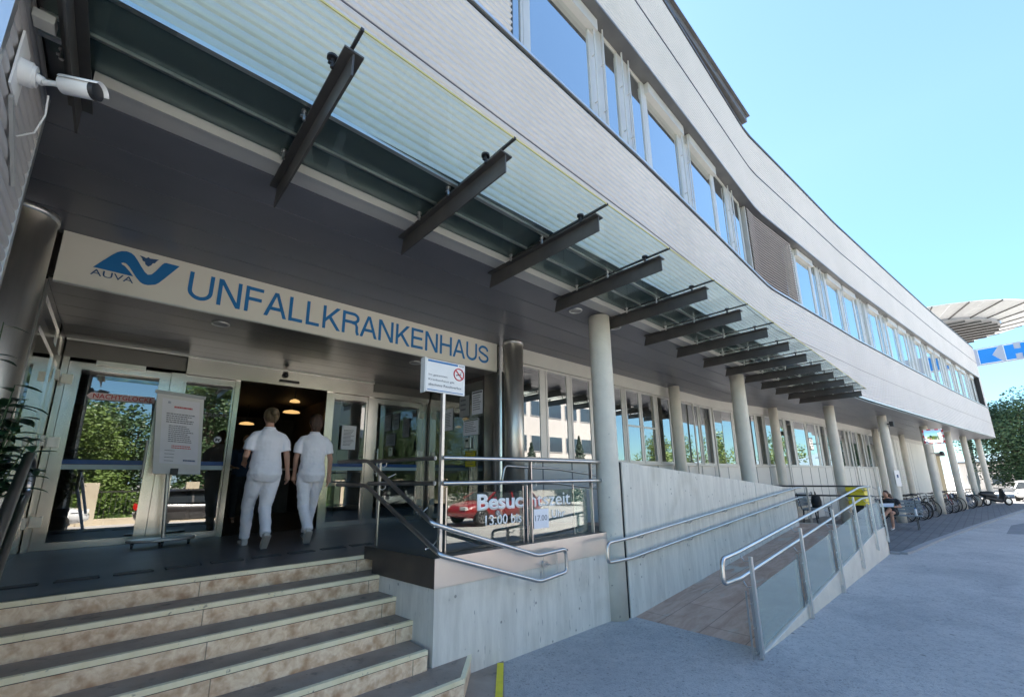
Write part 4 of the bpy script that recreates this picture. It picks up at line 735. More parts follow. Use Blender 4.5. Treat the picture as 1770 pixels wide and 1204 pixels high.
# ------------------------------------------------------------------ security camera on the left return wall
t = thing('security_camera', 'white bullet security camera with black lens reaching out from the left wall', 'security camera', (-.6, 2.82, 2.7))
a = Vector((-.598, 2.82, 2.72)); MB().obox(a + Vector((.004, 0, .01)), X1, Y1, Z1, .004, .085, .15).build('wall_plate', white_p, t)
MB().cyl(a + Vector((.008, 0, 0)), a + Vector((.05, 0, 0)), .062, 24, .058).cyl(a + Vector((.05, 0, 0)), a + Vector((.062, 0, 0)), .05, 24).build('mount', white_p, t)
b = a + Vector((.085, -.002, -.01)); c1 = a + Vector((.145, -.03, -.005)); c2 = a + Vector((.262, -.095, -.012))
MB().cyl(a + Vector((.06, 0, -.0)), b, .022, 14).tube([b, (b + c1) / 2, c1], [.014, .012, .015], 12).build('arm', white_p, t)
MB().tube([c1, c1 + (c2 - c1) * .05, c2], [.030, .040, .041], 20).build('camera_body', white_p, t); d = (c2 - c1).normalized()
MB().tube([c2, c2 + d * .022], [.0412, .0412], 20).build('lens_hood', black, t)
upv = (Vector((0, 0, 1)) - d * d.z).normalized(); sdv = d.cross(upv); sh = MB(); seg = []
for u in (.01, .175):
    for k in range(9): a_ = math.pi * (.08 + .84 * k / 8); seg.append(c1 + d * u + (sdv * math.cos(a_) + upv * math.sin(a_)) * .047)
sh.add(seg, [(k, k + 1, k + 10, k + 9) for k in range(8)], True); so_ = sh.build('sun_shield', white_p, t); m_ = so_.modifiers.new('t', 'SOLIDIFY'); m_.thickness = .002
MB().tube([a + Vector((.10, .06, -.03)), a + Vector((.10, .10, -.12)), a + Vector((.07, .16, -.20)), a + Vector((.01, .2, -.23))], .004, 6).build('cable', white_p, t)
t = thing('cable_duct', 'pale metal cable duct on the left wall below the security camera', 'duct', (-.6, 2.9, 2.2)); MB().bar((-.592, 2.80, 2.56), (-.592, 3.22, 2.32), .03, .014, X1).build('duct_body', alu_white, t)
t = thing('junction_box', 'small beige junction box beside the first canopy beam', 'junction box', (-.55, 3.0, 3.1)); MB().box(-.60, -.52, 2.78, 2.86, 3.02, 3.07).build('box_body', cream, t, .004); MB().box(-.60, -.5, 2.95, 2.98, 3.08, 3.095).build('clip', mesh_gr, t)

# ------------------------------------------------------------------ leafy plant at the left edge
def leaf_geo(mb, p, d, up, L, w, curl=.25):
    d = Vector(d).normalized(); s_ = d.cross(Vector(up)).normalized(); u = s_.cross(d).normalized(); p = Vector(p); vs = []; fs = []
    ts = [0, .2, .45, .7, .9, 1.0]; ws = [.12, .75, 1, .8, .4, .03]
    for t_, w_ in zip(ts, ws):
        c = p + d * L * t_ - u * curl * L * t_ * t_; vs += [c - s_ * w * w_ * .5 + u * w * .12 * w_, c, c + s_ * w * w_ * .5 + u * w * .12 * w_]
    for i in range(5): fs += [(3 * i, 3 * i + 1, 3 * i + 4, 3 * i + 3), (3 * i + 1, 3 * i + 2, 3 * i + 5, 3 * i + 4)]
    mb.add(vs, fs, True)
PT = thing('potted_plant', 'leafy dark green potted plant at the left edge beside the stairs', 'plant', (-.66, 4.35, 0))
MB().loft([((-.66, 4.35, 0), .15, .15), ((-.66, 4.35, .35), .2, .2)], 24).build('pot', mat('clay_pot', (.10, .09, .08), .7), PT)
lm = MB(); stm = MB(); r_ = random.Random(5)
for k in range(24):
    a = r_.uniform(0, 6.28); top = Vector((-.66 + math.cos(a) * r_.uniform(.02, .26), 4.35 + math.sin(a) * r_.uniform(.02, .3), r_.uniform(.85, 1.42))); b0 = Vector((-.66, 4.35, .33)); mid = (b0 + top) / 2 + Vector((math.cos(a) * .04, math.sin(a) * .04, .1))
    stm.tube([b0, mid, top], [.008, .006, .003], 6)
    for j in range(20):
        s_ = j / 19; p = b0 * (1 - s_) ** 2 + mid * 2 * s_ * (1 - s_) + top * s_ * s_
        if p.z < .5: continue
        b_ = a + j * 2.4; leaf_geo(lm, p, (math.cos(b_), math.sin(b_), r_.uniform(-.1, .5)), Z1, r_.uniform(.12, .18), r_.uniform(.06, .085), r_.uniform(.1, .5))
# one long shoot rising along the steel column
stm.tube([(-.66, 4.35, .4), (-.68, 4.36, 1.3), (-.685, 4.36, 1.86)], [.007, .005, .003], 6)
for z, a in ((1.70, .2), (1.66, 2.2), (1.50, -.3), (1.47, 1.0), (1.2, .1), (1.12, -.4)): leaf_geo(lm, (-.68, 4.36, z + .13), (math.cos(a), math.sin(a) * .6, .1), Z1, .12, .05, .3)
lm.build('foliage', leaf_d, PT); stm.build('stem', leaf_m, PT)

# ------------------------------------------------------------------ people
def blob(name, mb, m, parent, voxel=.012, smooth=4, wr=0.):
    o = mb.build(name, m, parent); r = o.modifiers.new('fuse', 'REMESH'); r.mode = 'VOXEL'; r.voxel_size = voxel; r.use_smooth_shade = True
    if smooth: s_ = o.modifiers.new('relax', 'SMOOTH'); s_.factor = .6; s_.iterations = smooth
    if wr:
        tx = bpy.data.textures.new(name + '_folds', 'CLOUDS'); tx.noise_scale = .12; d = o.modifiers.new('folds', 'DISPLACE'); d.texture = tx; d.strength = wr; d.mid_level = .5; d.texture_coords = 'GLOBAL'
    return o
def hand(mb, w, d, side, palm_n, curl=.5):
    """palm + five tapering fingers from wrist w along d"""
    w = Vector(w); d = Vector(d).normalized(); s_ = Vector(side).normalized(); n = Vector(palm_n).normalized()
    mb.tube([w - d * .02, w + d * .03, w + d * .08], [(.026, .02), (.034, .018), (.036, .014)], 10)
    for k, (o, l) in enumerate(((-.028, .062), (-.009, .074), (.010, .070), (.028, .055))):
        a = w + d * .075 + s_ * o; b = a + d * l * .5 + n * curl * l * .25; c = b + d * l * .35 + n * curl * l * .5; mb.tube([a, b, c], [.0095, .009, .007], 8)
    a = w + d * .02 + s_ * -.03; mb.tube([a, a + d * .035 - s_ * .018 + n * .01, a + d * .065 - s_ * .018 + n * .022], [.012, .0105, .008], 8)
def walker(label, P0, H, hair, seed, lean=0., trail=1, armL=None, armR=None, hip=1.0, bun=True):
    x, y = P0; k = H / 1.70; t = thing('person', label, 'person', (x, y, 0))
    V = lambda a, b, c: Vector((x + a * k, y + b * k, c * k))
    # trail: side of the trailing leg (+1 right)
    hipL, hipR = V(-.09, 0, .90), V(.09, .0, .90); s_ = trail
    def leg(sd, fwd):
        h = V(.09 * sd, 0, .90)
        if fwd > 0: return h, V(.085 * sd, .24, .50), V(.055 * sd, .34, .09), V(.055 * sd, .34, .035)
        return h, V(.06 * sd, .06, .47), V(.02 * sd, -.20, .17), V(.02 * sd, -.18, .05)
    LL = {1: leg(1, -1 if s_ == 1 else 1), -1: leg(-1, -1 if s_ == -1 else 1)}
    body = MB(); body.tube([V(0, 0, .92), V(0, .01, 1.15), V(0, 0, 1.36), V(0, .005, 1.44), V(0, .015, 1.52)], [(.15 * k, .10 * k), (.125 * k, .09 * k), (.15 * k, .09 * k), (.055 * k, .05 * k), (.048 * k, .048 * k)], 16)
    body.ball(V(0, .02, 1.60), .073 * k, .09 * k, .10 * k, 16, 12); body.tube([V(0, .09, 1.60), V(0, .122, 1.585)], [.012 * k, .009 * k], 8); body.ball(V(0, .085, 1.535), .035 * k, .03 * k, .035 * k)
    for sd in (-1, 1): body.ball(V(.075 * sd, .01, 1.60), .012 * k, .02 * k, .03 * k, 8, 6)
    for sd in (1, -1):
        h, kn, an, ft = LL[sd]; body.tube([h, kn, an], [.08 * k, .052 * k, .036 * k], 12)
    arms = {1: armR or [(.19, 0, 1.36), (.235, -.03, 1.10), (.255, .03, .87)], -1: armL or [(-.19, 0, 1.36), (-.235, -.02, 1.10), (-.24, .06, .88)]}
    for sd in (1, -1):
        p = [V(*q) for q in arms[sd]]; body.tube([p[0] + (p[1] - p[0]) * .12, p[1], p[2]], [.036 * k, .035 * k, .024 * k], 12); dd = (p[2] - p[1]).normalized(); hand(body, p[2], (dd + Vector((0, 0, -.3))).normalized(), Vector((0, 1, 0)) * -1, Vector((-sd, 0, 0)), .6)
    blob('body', body, skin, t, .0075, 2)
    sh = MB(); sh.tube([V(0, 0, .955), V(0, 0, 1.05), V(0, 0, 1.16), V(0, .0, 1.28), V(0, .0, 1.345), V(0, .005, 1.405), V(0, .008, 1.455)], [(.185 * k * hip, .130 * k), (.172 * k * hip, .122 * k), (.158 * k, .112 * k), (.170 * k, .118 * k), (.172 * k, .105 * k), (.12 * k, .075 * k), (.066 * k, .062 * k)], 20)
    for sd in (1, -1):
        p = [V(*q) for q in arms[sd]]; e = p[0] + (p[1] - p[0]) * .72; p0 = p[0] + Vector((-.03 * sd, 0, .0)) * k; sh.tube([V(.09 * sd, 0, 1.385), p0, p[0] + (p[1] - p[0]) * .25, e], [.045 * k, .055 * k, .062 * k, .060 * k], 14)
    blob('polo_shirt', sh, cloth_w, t, .010, 3, .018)
    MB().tube([V(.062 * math.cos(a), .006 + .058 * math.sin(a), 1.455) for a in [i * math.pi / 8 for i in range(17)]], [(.008, .018)] * 17, 8, cap=False).build('collar', cloth_w, t)
    tr = MB(); tr.tube([V(0, -.005, 1.03), V(0, -.02, .95), V(0, -.025, .88), V(0, -.01, .80)], [(.150 * k, .115 * k), (.180 * k * hip, .14 * k), (.185 * k * hip, .145 * k), (.14 * k, .11 * k)], 20)
    for sd in (1, -1):
        h, kn, an, ft = LL[sd]; tr.tube([h + V(0, 0, 0) * 0, h + (kn - h) * .35, kn, kn + (an - kn) * .5, an + Vector((0, 0, .0))], [.10 * k * hip, .096 * k * hip, .074 * k, .066 * k, .060 * k], 16)
    blob('trousers', tr, cloth_w, t, .010, 3, .028)
    for sd in (1, -1):
        h, kn, an, ft = LL[sd]; f = 1 if sd != s_ else -1
        if f > 0:
            d_, u_ = Vector((0, 1, 0)), Vector((0, 0, 1))
        else: d_, u_ = Vector((.02 * sd, .62, -.78)), Vector((0, .78, .62))
        if f < 0: base = an + Vector((0, -.035, -.03)) * k
        else: base = Vector((ft.x, ft.y, .03))
        so = MB(); so.tube([base - d_ * .045, base, base + d_ * .08, base + d_ * .15, base + d_ * .185], [(.034, .030), (.04, .036), (.043, .030), (.04, .024), (.02, .016)], 12)
        if f > 0: so.tube([base + Vector((0, -.02, .0)), base + Vector((0, -.02, .06))], [.04, .036], 12)
        else: so.tube([base, an], [.04, .038], 12)
        sh_ = blob('shoe', so, shoe_m, t, .007, 2)
        MB().obox(base + d_ * .065 - u_ * .034, d_, d_.cross(u_), u_, .12, .038, .008).build('sole', sole_m, sh_, .006)
    hr = MB(); hr.ball(V(0, -.016, 1.628), .092 * k, .100 * k, .103 * k, 18, 12)
    if bun: hr.ball(V(.0, -.135, 1.655), .045 * k, .042 * k, .05 * k); hr.tube([V(0, -.10, 1.66), V(.005, -.165, 1.60), V(.01, -.14, 1.51)], [.034 * k, .026 * k, .008 * k], 10)
    else: hr.tube([V(0, -.06, 1.60), V(0, -.08, 1.54), V(0, -.07, 1.475)], [(.085 * k, .05 * k), (.075 * k, .04 * k), (.05 * k, .02 * k)], 12)
    blob('hair', hr, hair, t, .008, 1, .008); return t
walker('person in white polo shirt and trousers with a blond bun walking in, arm hanging right', (1.41, 6.10), 1.68, hair_bl, 1, trail=1, armL=[(-.18, 0, 1.36), (-.235, .0, 1.10), (-.20, .17, 1.04)], armR=[(.19, 0, 1.35), (.235, -.02, 1.10), (.285, .05, .88)], hip=1.04).rotation_euler = (0, 0, .06)
walker('person in white with auburn hair walking behind the other at the right, heel raised', (1.99, 6.17), 1.66, hair_br, 2, trail=-1, armL=[(-.17, 0, 1.36), (-.21, .02, 1.10), (-.20, .10, .88)], armR=[(.17, 0, 1.36), (.225, -.03, 1.09), (.235, .02, .85)], hip=.93, bun=False).rotation_euler = (0, 0, -.12)
# visitor inside the lobby, facing out
t = thing('person', 'person in dark clothes and a pale mask standing inside the dim lobby', 'person', (1.95, 10.2, 0)); V = lambda a, b, c: Vector((1.95 + a, 10.2 + b, c))
mb = MB(); mb.tube([V(0, 0, .9), V(0, 0, 1.1), V(0, 0, 1.35), V(0, 0, 1.45), V(0, 0, 1.52)], [(.16, .11), (.17, .12), (.19, .11), (.06, .05), (.05, .05)], 14); mb.ball(V(0, -.01, 1.62), .075, .09, .105)
for s_ in (-1, 1): mb.tube([V(.1 * s_, 0, .9), V(.1 * s_, -.02, .5), V(.1 * s_, 0, .06)], [.085, .055, .04], 12); mb.tube([V(.1 * s_, .02, .04), V(.1 * s_, -.16, .03)], [.04, .03], 10); mb.tube([V(.2 * s_, 0, 1.38), V(.25 * s_, 0, 1.1), V(.2 * s_, -.2, 1.05)], [.045, .036, .024], 10); hand(mb, V(.2 * s_, -.2, 1.05), (-.5 * s_, -1, 0), X1, (0, 0, -1), .5)
blob('body', mb, skin, t, .011, 2); mb = MB(); mb.tube([V(0, 0, .88), V(0, 0, 1.1), V(0, 0, 1.35), V(0, 0, 1.44)], [(.19, .14), (.19, .14), (.21, .13), (.08, .07)], 14)
for s_ in (-1, 1): mb.tube([V(.15 * s_, 0, 1.38), V(.21 * s_, 0, 1.36), V(.25 * s_, 0, 1.12)], [.06, .06, .055], 10)
blob('jacket', mb, cloth_b, t, .014, 2); mb = MB()
for s_ in (-1, 1): mb.tube([V(.09 * s_, 0, .92), V(.1 * s_, -.02, .5), V(.1 * s_, 0, .1)], [.11, .08, .065], 12)
blob('trousers', mb, cloth_k, t, .014, 2); MB().ball(V(0, .02, 1.65), .085, .09, .095).build('hair', hair_br, t); MB().ball(V(0, -.07, 1.585), .055, .04, .045).build('face_mask', paper, t)

mb = MB().box(13.5, 20.3, 3.75, 5.3, -1.2, -.765); mb.build('raised_terrace', landing_m)['kind'] = 'structure'
# bench with seated person
def bench(name, label, x0, x1, y, z, face=-1, m=wood_g, rot=0.):
    """bench along X; face -1: sitter looks to -Y"""
    t = thing(name, label, 'bench', ((x0 + x1) / 2, y, z))
    t.rotation_euler = (0, 0, rot)
    for k in range(4): MB().box(x0, x1, y - .21 + k * .105, y - .21 + k * .105 + .085, z + .42, z + .45).build('seat_slat', m, t)
    for k in range(4): yy = y - face * (.24 + k * .02); MB().box(x0, x1, yy - .012, yy + .012, z + .52 + k * .105, z + .52 + k * .105 + .085).build('back_slat', m, t)
    for x in (x0 + .15, x1 - .15):
        MB().bar((x, y - .18, z), (x, y - .16, z + .42), .04, .02, X1).bar((x, y + .20, z), (x, y + .16, z + .42), .04, .02, X1).bar((x, y - .2, z + .41), (x, y + .2, z + .41), .03, .02, X1).bar((x, y - face * .2, z + .4), (x, y - face * .30, z + .94), .03, .02, X1).build('leg', beam_m, t)
    return t
zb = gp(19.5); bench('slatted_bench', 'grey slatted bench the woman sits on in front of the bicycles', 19.2, 20.4, 2.2, zb, rot=-math.pi / 2)
bench('slatted_bench', 'grey slatted bench with a black rucksack beyond the far end of the ramp', 16.9, 19.0, 4.1, -.75)
t = thing('rucksack', 'black rucksack standing on the bench beyond the ramp', 'rucksack', (17.85, 4.05, -.75 + .45)); z = -.75 + .45; MB().loft([((17.85, 4.05, z), .20, .13), ((17.85, 4.05, z + .2), .22, .15), ((17.85, 4.05, z + .36), .18, .12), ((17.85, 4.05, z + .42), .08, .06)], 16).build('bag', cloth_k, t)
MB().tube([(17.77, 4.05, z + .38), (17.85, 4.05, z + .52), (17.93, 4.05, z + .38)], .012, 8).build('strap', rubber, t)
t = thing('water_bottle', 'small clear bottle standing on the bench beside the seated woman', 'bottle', (19.75, 1.75, zb + .45)); MB().cyl((19.75, 1.75, zb + .45), (19.75, 1.75, zb + .66), .035, 12).build('bottle_body', white_p, t); MB().cyl((19.75, 1.75, zb + .66), (19.75, 1.75, zb + .70), .018, 10).build('cap', blue_l, t)
SX = 19.62; t = thing('person', 'seated woman in black top and shorts reading with crossed legs on the bench', 'person', (SX, 2.34, zb)); t.rotation_euler = (0, 0, -math.pi / 2); V = lambda a, b, c: Vector((SX + a, 2.34 + b, zb + c))
mb = MB(); mb.tube([V(0, 0, .52), V(0, -.02, .75), V(-.02, -.07, .95), V(-.04, -.12, 1.05)], [(.16, .12), (.14, .11), (.18, .10), (.06, .06)], 14); mb.ball(V(-.06, -.18, 1.13), .075, .09, .10)
mb.tube([V(.08, -.05, .52), V(.04, -.46, .54), V(.02, -.42, .10)], [.085, .058, .036], 12); mb.tube([V(.02, -.42, .08), V(.0, -.60, .04)], [.034, .026], 10)
mb.tube([V(-.08, -.05, .54), V(.02, -.50, .66), V(-.22, -.70, .34)], [.085, .056, .036], 12); mb.tube([V(-.22, -.70, .34), V(-.30, -.82, .29)], [.032, .024], 10)
for s_, h in ((1, V(.06, -.42, .74)), (-1, V(-.12, -.42, .76))): mb.tube([V(.19 * s_, -.05, .94), V(.27 * s_, -.16, .72), h], [.045, .036, .025], 10); hand(mb, h, (-s_, -.6, 0), (0, 0, 1), (0, 1, 0), .6)
blob('body', mb, skin, t, .010, 2); mb = MB(); mb.tube([V(0, 0, .50), V(0, -.02, .74), V(-.02, -.07, .94), V(-.035, -.10, 1.02)], [(.18, .14), (.17, .14), (.205, .13), (.08, .08)], 14)
for s_ in (1, -1): mb.tube([V(.14 * s_, -.06, .95), V(.2 * s_, -.07, .92), V(.245 * s_, -.12, .80)], [.062, .062, .055], 10)
blob('black_top', mb, cloth_k, t, .013, 3); mb = MB(); mb.tube([V(.08, .02, .53), V(.06, -.26, .55)], [.115, .095], 12); mb.tube([V(-.08, .02, .54), V(-.03, -.26, .60)], [.115, .095], 12); blob('shorts', mb, cloth_k, t, .013, 2)
mb = MB(); mb.ball(V(-.045, -.15, 1.16), .088, .10, .10); mb.tube([V(.0, -.10, 1.14), V(.05, -.08, .98), V(.07, -.10, .86)], [.075, .06, .03], 10); blob('hair', mb, hair_br, t, .012, 2)
for c_, d_ in ((V(.0, -.52, .045), Vector((-.1, -1, -.15))), (V(-.27, -.77, .31), Vector((-.6, -.8, -.25)))): d_.normalize(); q = MB(); q.tube([c_ - d_ * .10, c_, c_ + d_ * .12], [(.04, .04), (.045, .036), (.025, .02)], 10); q.build('shoe', shoe_m, t)
t = thing('booklet', 'teal booklet held open by the seated woman', 'booklet', (SX, 2.34, zb)); t.rotation_euler = (0, 0, -math.pi / 2); MB().obox(V(-.04, -.50, .78), (1, 0, .05), (0, 1, .5), (0, -.5, 1), .19, .12, .006).build('cover', teal, t); MB().obox(V(-.04, -.497, .79), (1, 0, .05), (0, 1, .5), (0, -.5, 1), .18, .11, .004).build('pages', paper, t)

# yellow bin box on its stand
t = thing('yellow_box', 'bright yellow plastic box on a black stand near the column at the ramp end', 'box', (17.3, 2.75, gp(17.3))); z = gp(17.3)
MB().box(17.2, 17.5, 2.68, 2.95, z, z + .85).build('stand', black, t); MB().box(17.02, 17.75, 2.58, 3.02, z + .85, z + 1.27).build('box_body', yellow_box, t, .03)
MB().prism([(2.55, z + 1.275), (3.04, z + 1.275), (3.04, z + 1.41), (2.55, z + 1.34)], (.79, 0, 0), (16.99, 0, 0), Y1, Z1).build('lid', yellow_box, t, .015)

# ------------------------------------------------------------------ bicycles, built along local X, wheel centre height .34
def bicycle(name, label, frame_m, loc, rz_, group):
    t = thing(name, label, 'bicycle', (0, 0, 0), group); R = .335
    for x in (-.52, .52):
        ty = MB(); ty.tube([(x + R * math.cos(a), 0, R + R * math.sin(a)) for a in [i * math.pi / 10 for i in range(21)]], .018, 6, cap=False); w = ty.build('wheel', rubber, t)
        rm = MB(); rm.tube([(x + (R - .025) * math.cos(a), 0, R + (R - .025) * math.sin(a)) for a in [i * math.pi / 10 for i in range(21)]], .008, 5, cap=False)
        for i in range(9): a = i * math.pi / 9; rm.tube([(x - (R - .03) * math.cos(a), 0, R - (R - .03) * math.sin(a)), (x + (R - .03) * math.cos(a), 0, R + (R - .03) * math.sin(a))], .0025, 4)
        rm.cyl((x, -.04, R), (x, .04, R), .02, 8); rm.build('spokes', rimm, w)
    f = MB(); bb = (-.08, 0, .28); st_ = (-.20, 0, .80); hd = (.36, 0, .86); hl = (.40, 0, .70); f.tube([bb, st_], .016, 8); f.tube([bb, hl], .019, 8); f.tube([(-.17, 0, .70), hd], .016, 8); f.tube([hd, hl], .02, 8)
    for s_ in (-.05, .05): f.tube([(-.52, s_, R), bb], .009, 6); f.tube([(-.52, s_, R), (-.185, 0, .72)], .008, 6); f.tube([hl, (.44, s_, .60), (.52, s_, R)], .011, 6)
    f.build('frame', frame_m, t); h = MB(); h.tube([hd, (.34, 0, .98)], .012, 6); h.tube([(.22, -.29, .99), (.33, -.2, 1.0), (.36, 0, .98), (.33, .2, 1.0), (.22, .29, .99)], .012, 6); h.build('handlebar', black, t)
    MB().tube([(-.34, 0, .90), (-.2, 0, .90), (-.06, 0, .90)], [(.07, .03), (.05, .028), (.015, .02)], 8).build('saddle', black, t); MB().cyl((-.20, 0, .78), (-.215, 0, .89), .012, 6).build('seat_post', rimm, t)
    MB().cyl((-.08, .03, .28), (-.08, .045, .28), .075, 14).bar((-.08, .06, .28), (.06, .06, .16), .02, .012).bar((-.08, -.06, .28), (-.22, -.06, .40), .02, .012).box(.03, .1, .06, .14, .15, .17).box(-.26, -.18, -.14, -.06, .39, .41).build('crank', rimm, t)
    rk = MB(); rk.box(-.72, -.32, -.06, .06, .735, .75); rk.cyl((-.6, .05, .74), (-.52, .06, R), .006, 5).cyl((-.6, -.05, .74), (-.52, -.06, R), .006, 5); rk.build('luggage_rack', black, t)
    t.location = loc; t.rotation_euler = (0, 0, rz_); return t
fm = [mat('bike_frame_black', (.03, .03, .035), .35, .3), mat('bike_frame_silver', (.45, .46, .48), .35, .6), mat('bike_frame_red', (.42, .03, .03), .35), mat('bike_frame_teal', (.05, .16, .17), .35), mat('bike_frame_white', (.6, .6, .58), .4), mat('bike_frame_blue', (.04, .09, .28), .35)]
cn = ['black', 'silver', 'red', 'teal', 'white', 'blue']; G = 'bicycles parked between the columns'
bx = [(20.7, 3.3, 0), (21.5, 3.4, 3), (23.4, 2.75, 3), (24.1, 2.55, 0), (24.8, 2.45, 1), (25.5, 2.35, 5), (26.3, 2.3, 0), (27.1, 2.2, 4), (30.1, 1.85, 0), (30.8, 1.75, 1), (31.5, 1.7, 2), (32.2, 1.6, 4), (32.9, 1.55, 0), (35.5, 1.3, 5), (36.3, 1.2, 0), (37.0, 1.15, 1), (37.7, 1.05, 0), (38.4, .95, 3)]
where = ['behind the seated woman, nearest the ramp', 'second behind the seated woman', 'just past the column of the seated woman', 'second past the column of the seated woman', 'third past the column of the seated woman', 'fourth past the column of the seated woman', 'fifth past the column of the seated woman', 'last before the column right of the bench', 'first of the middle group of bicycles', 'second of the middle group of bicycles', 'with red frame in the middle group of bicycles', 'fourth of the middle group of bicycles', 'last of the middle group of bicycles', 'first of the far group of bicycles', 'second of the far group of bicycles', 'third of the far group of bicycles', 'fourth of the far group of bicycles', 'last of the far group, nearest the scooter']
src = None
for i, ((x, y, c), wh) in enumerate(zip(bx, where)):
    lb = cn[c] + ' framed bicycle ' + wh; rz_ = -math.pi / 2 + random.uniform(-.85, -.45); loc = (x, y, gp(x))
    if src is None: src = bicycle('bicycle', lb, fm[0], loc, rz_, G)
    else: b_ = dup(src, loc, rz_, lb, G, {fm[0]: fm[c]})
# leaning bicycle wheel seen behind the bench
dup(src, (21.2, 2.9, gp(21)), .15, 'silver framed bicycle standing lengthwise behind the bench of the seated woman', G, {fm[0]: fm[1]})

# scooter
t = thing('motor_scooter', 'black motor scooter with white front panel parked past the last bicycles', 'scooter', (39.6, -.1, gp(39.6))); sc = t
def SV(a, b, c): d_ = Vector((.72, -.69, 0)); n_ = Vector((.69, .72, 0)); return Vector((39.9, -.25, gp(39.6))) + d_ * a + n_ * b + Vector((0, 0, c))
for a in (-.62, .66):
    q = MB(); q.tube([SV(a + .2 * math.cos(u), 0, .25 + .2 * math.sin(u)) for u in [i * math.pi / 10 for i in range(21)]], .055, 8, cap=False); w = q.build('wheel', rubber, t); MB().cyl(SV(a, -.03, .25), SV(a, .03, .25), .15, 14).build('rim', rimm, w)
mb = MB(); mb.tube([SV(-.95, 0, .72), SV(-.75, 0, .66), SV(-.3, 0, .62), SV(-.05, 0, .50)], [(.08, .06), (.16, .14), (.17, .2), (.12, .14)], 12); mb.tube([SV(-.7, 0, .5), SV(-.1, 0, .34), SV(.3, 0, .28)], [.1, .13, .12], 12); mb.build('body_shell', black, t); MB().tube([SV(-.85, 0, .80), SV(-.4, 0, .80), SV(-.1, 0, .76)], [(.08, .05), (.15, .06), (.1, .04)], 12).build('seat', cloth_k, t)
mb = MB(); mb.tube([SV(.28, 0, .30), SV(.40, 0, .62), SV(.36, 0, .98)], [(.16, .06), (.19, .07), (.1, .06)], 12); mb.build('front_shield', black, t); MB().tube([SV(.45, 0, .95), SV(.54, 0, .66), SV(.70, 0, .47)], [(.05, .02), (.07, .03), (.09, .03)], 10).build('front_panel', white_p, t)
MB().tube([SV(.30, -.32, 1.04), SV(.36, 0, 1.0), SV(.30, .32, 1.04)], .018, 8).build('handlebar', black, t); MB().tube([SV(.38, 0, .9), SV(.62, .06, .3)], .025, 8).build('fork', rimm, t)
for s_ in (-1, 1): MB().cyl(SV(.33, .28 * s_, 1.02), SV(.36, .36 * s_, 1.2), .006, 6).ball(SV(.36, .37 * s_, 1.23), .03, .06, .045).build('mirror', black, t)

# traffic mirror on the fifth column
t = thing('traffic_mirror', 'rectangular convex traffic mirror with red and white rim mounted on a column', 'mirror', (29.5, 1.2, 2.2)); c = Vector((27.5, 1.30, 2.44)); nn = Vector((-.93, -.36, -.05)).normalized(); ux = nn.cross(Vector((0, 0, 1))).normalized() * -1; uy = Vector((0, 0, 1))
vs = []; fs = []
for i in range(9):
    for j in range(7): a, b = (i / 8 - .5), (j / 6 - .5); vs.append(c + ux * a * .62 + uy * b * .56 + nn * (.04 - .12 * (a * a + b * b)))
for i in range(8):
    for j in range(6): k = i * 7 + j; fs.append((k, k + 7, k + 8, k + 1))
MB().add(vs, fs, True).build('mirror_glass', mat('mirror_surface', (.9, .9, .9), .02, 1.), t)
for i in range(20):
    a0, a1 = i / 20 * 4, (i + 1) / 20 * 4
    def rim(u):
        k, f = int(u) % 4, u - int(u); P = [(-.34, -.31), (.34, -.31), (.34, .31), (-.34, .31)]; p, q_ = P[k], P[(k + 1) % 4]; return c + ux * (p[0] + (q_[0] - p[0]) * f) + uy * (p[1] + (q_[1] - p[1]) * f)
    MB().bar(rim(a0), rim(a1 - .0001), .05, .05).build('rim_segment', inkred if i % 2 else white_p, t)
MB().obox(c - nn * .03, ux, uy, nn, .33, .30, .02).build('back_shell', mesh_gr, t); MB().cyl(c - nn * .04, (29.0, 1.6, 2.5), .03, 8).build('arm', mesh_gr, t)
t = thing('security_camera', 'small dark camera on a bracket below the traffic mirror', 'security camera', (28.9, 1.6, 1.7)); MB().cyl((28.95, 1.62, 1.72), (28.2, 1.2, 1.72), .02, 8).build('arm', mesh_gr, t); MB().ball((28.15, 1.18, 1.70), .09, .09, .09).build('camera_dome', beam_m, t)

# ------------------------------------------------------------------ helicopter deck and rooftop letters
HD = thing('helicopter_deck', 'round grey helicopter landing deck with a sloping safety grid rim above the roof', 'helideck', (64, 3.2, 14))
HC = Vector((64.5, 3.35, 15.4)); R1, R2 = 7.0, 10.0
mb = MB(); n = 48; pt = lambda r, z, k: HC + Vector((r * math.cos(2 * math.pi * k / n), r * math.sin(2 * math.pi * k / n), z))
mb.add([pt(R1, 0, k) for k in range(n)] + [pt(R1, .5, k) for k in range(n)], [tuple(range(n))[::-1], tuple(range(n, 2 * n))] + [(k, (k + 1) % n, (k + 1) % n + n, k + n) for k in range(n)]); mb.build('deck', room_m, HD)
mb = MB()
for k in range(n): mb.add([pt(R1 + .05, .25, k + .01), pt(R2, .75, k + .01), pt(R2, .75, k + .99), pt(R1 + .05, .25, k + .99)], [(0, 1, 2, 3)])
o = mb.build('safety_grid', mesh_gr, HD); m_ = o.modifiers.new('t', 'SOLIDIFY'); m_.thickness = .04
mb = MB()
for k in range(0, n, 2): mb.bar(pt(R1 - .3, .12, k), pt(R2 + .05, .70, k), .07, .12)
mb.build('rim_rib', beam_m, HD)
mb = MB()
for k in range(-5, 6): w_ = math.sqrt(max(0, R1 ** 2 - (k * 1.25) ** 2)) - .1; d_ = Vector((.05, 1, 0)).normalized(); n_ = Vector((1, -.05, 0)); mb.bar(HC + n_ * k * 1.25 - d_ * w_ + Vector((0, 0, -.18)), HC + n_ * k * 1.25 + d_ * w_ + Vector((0, 0, -.12)), .10, .22)
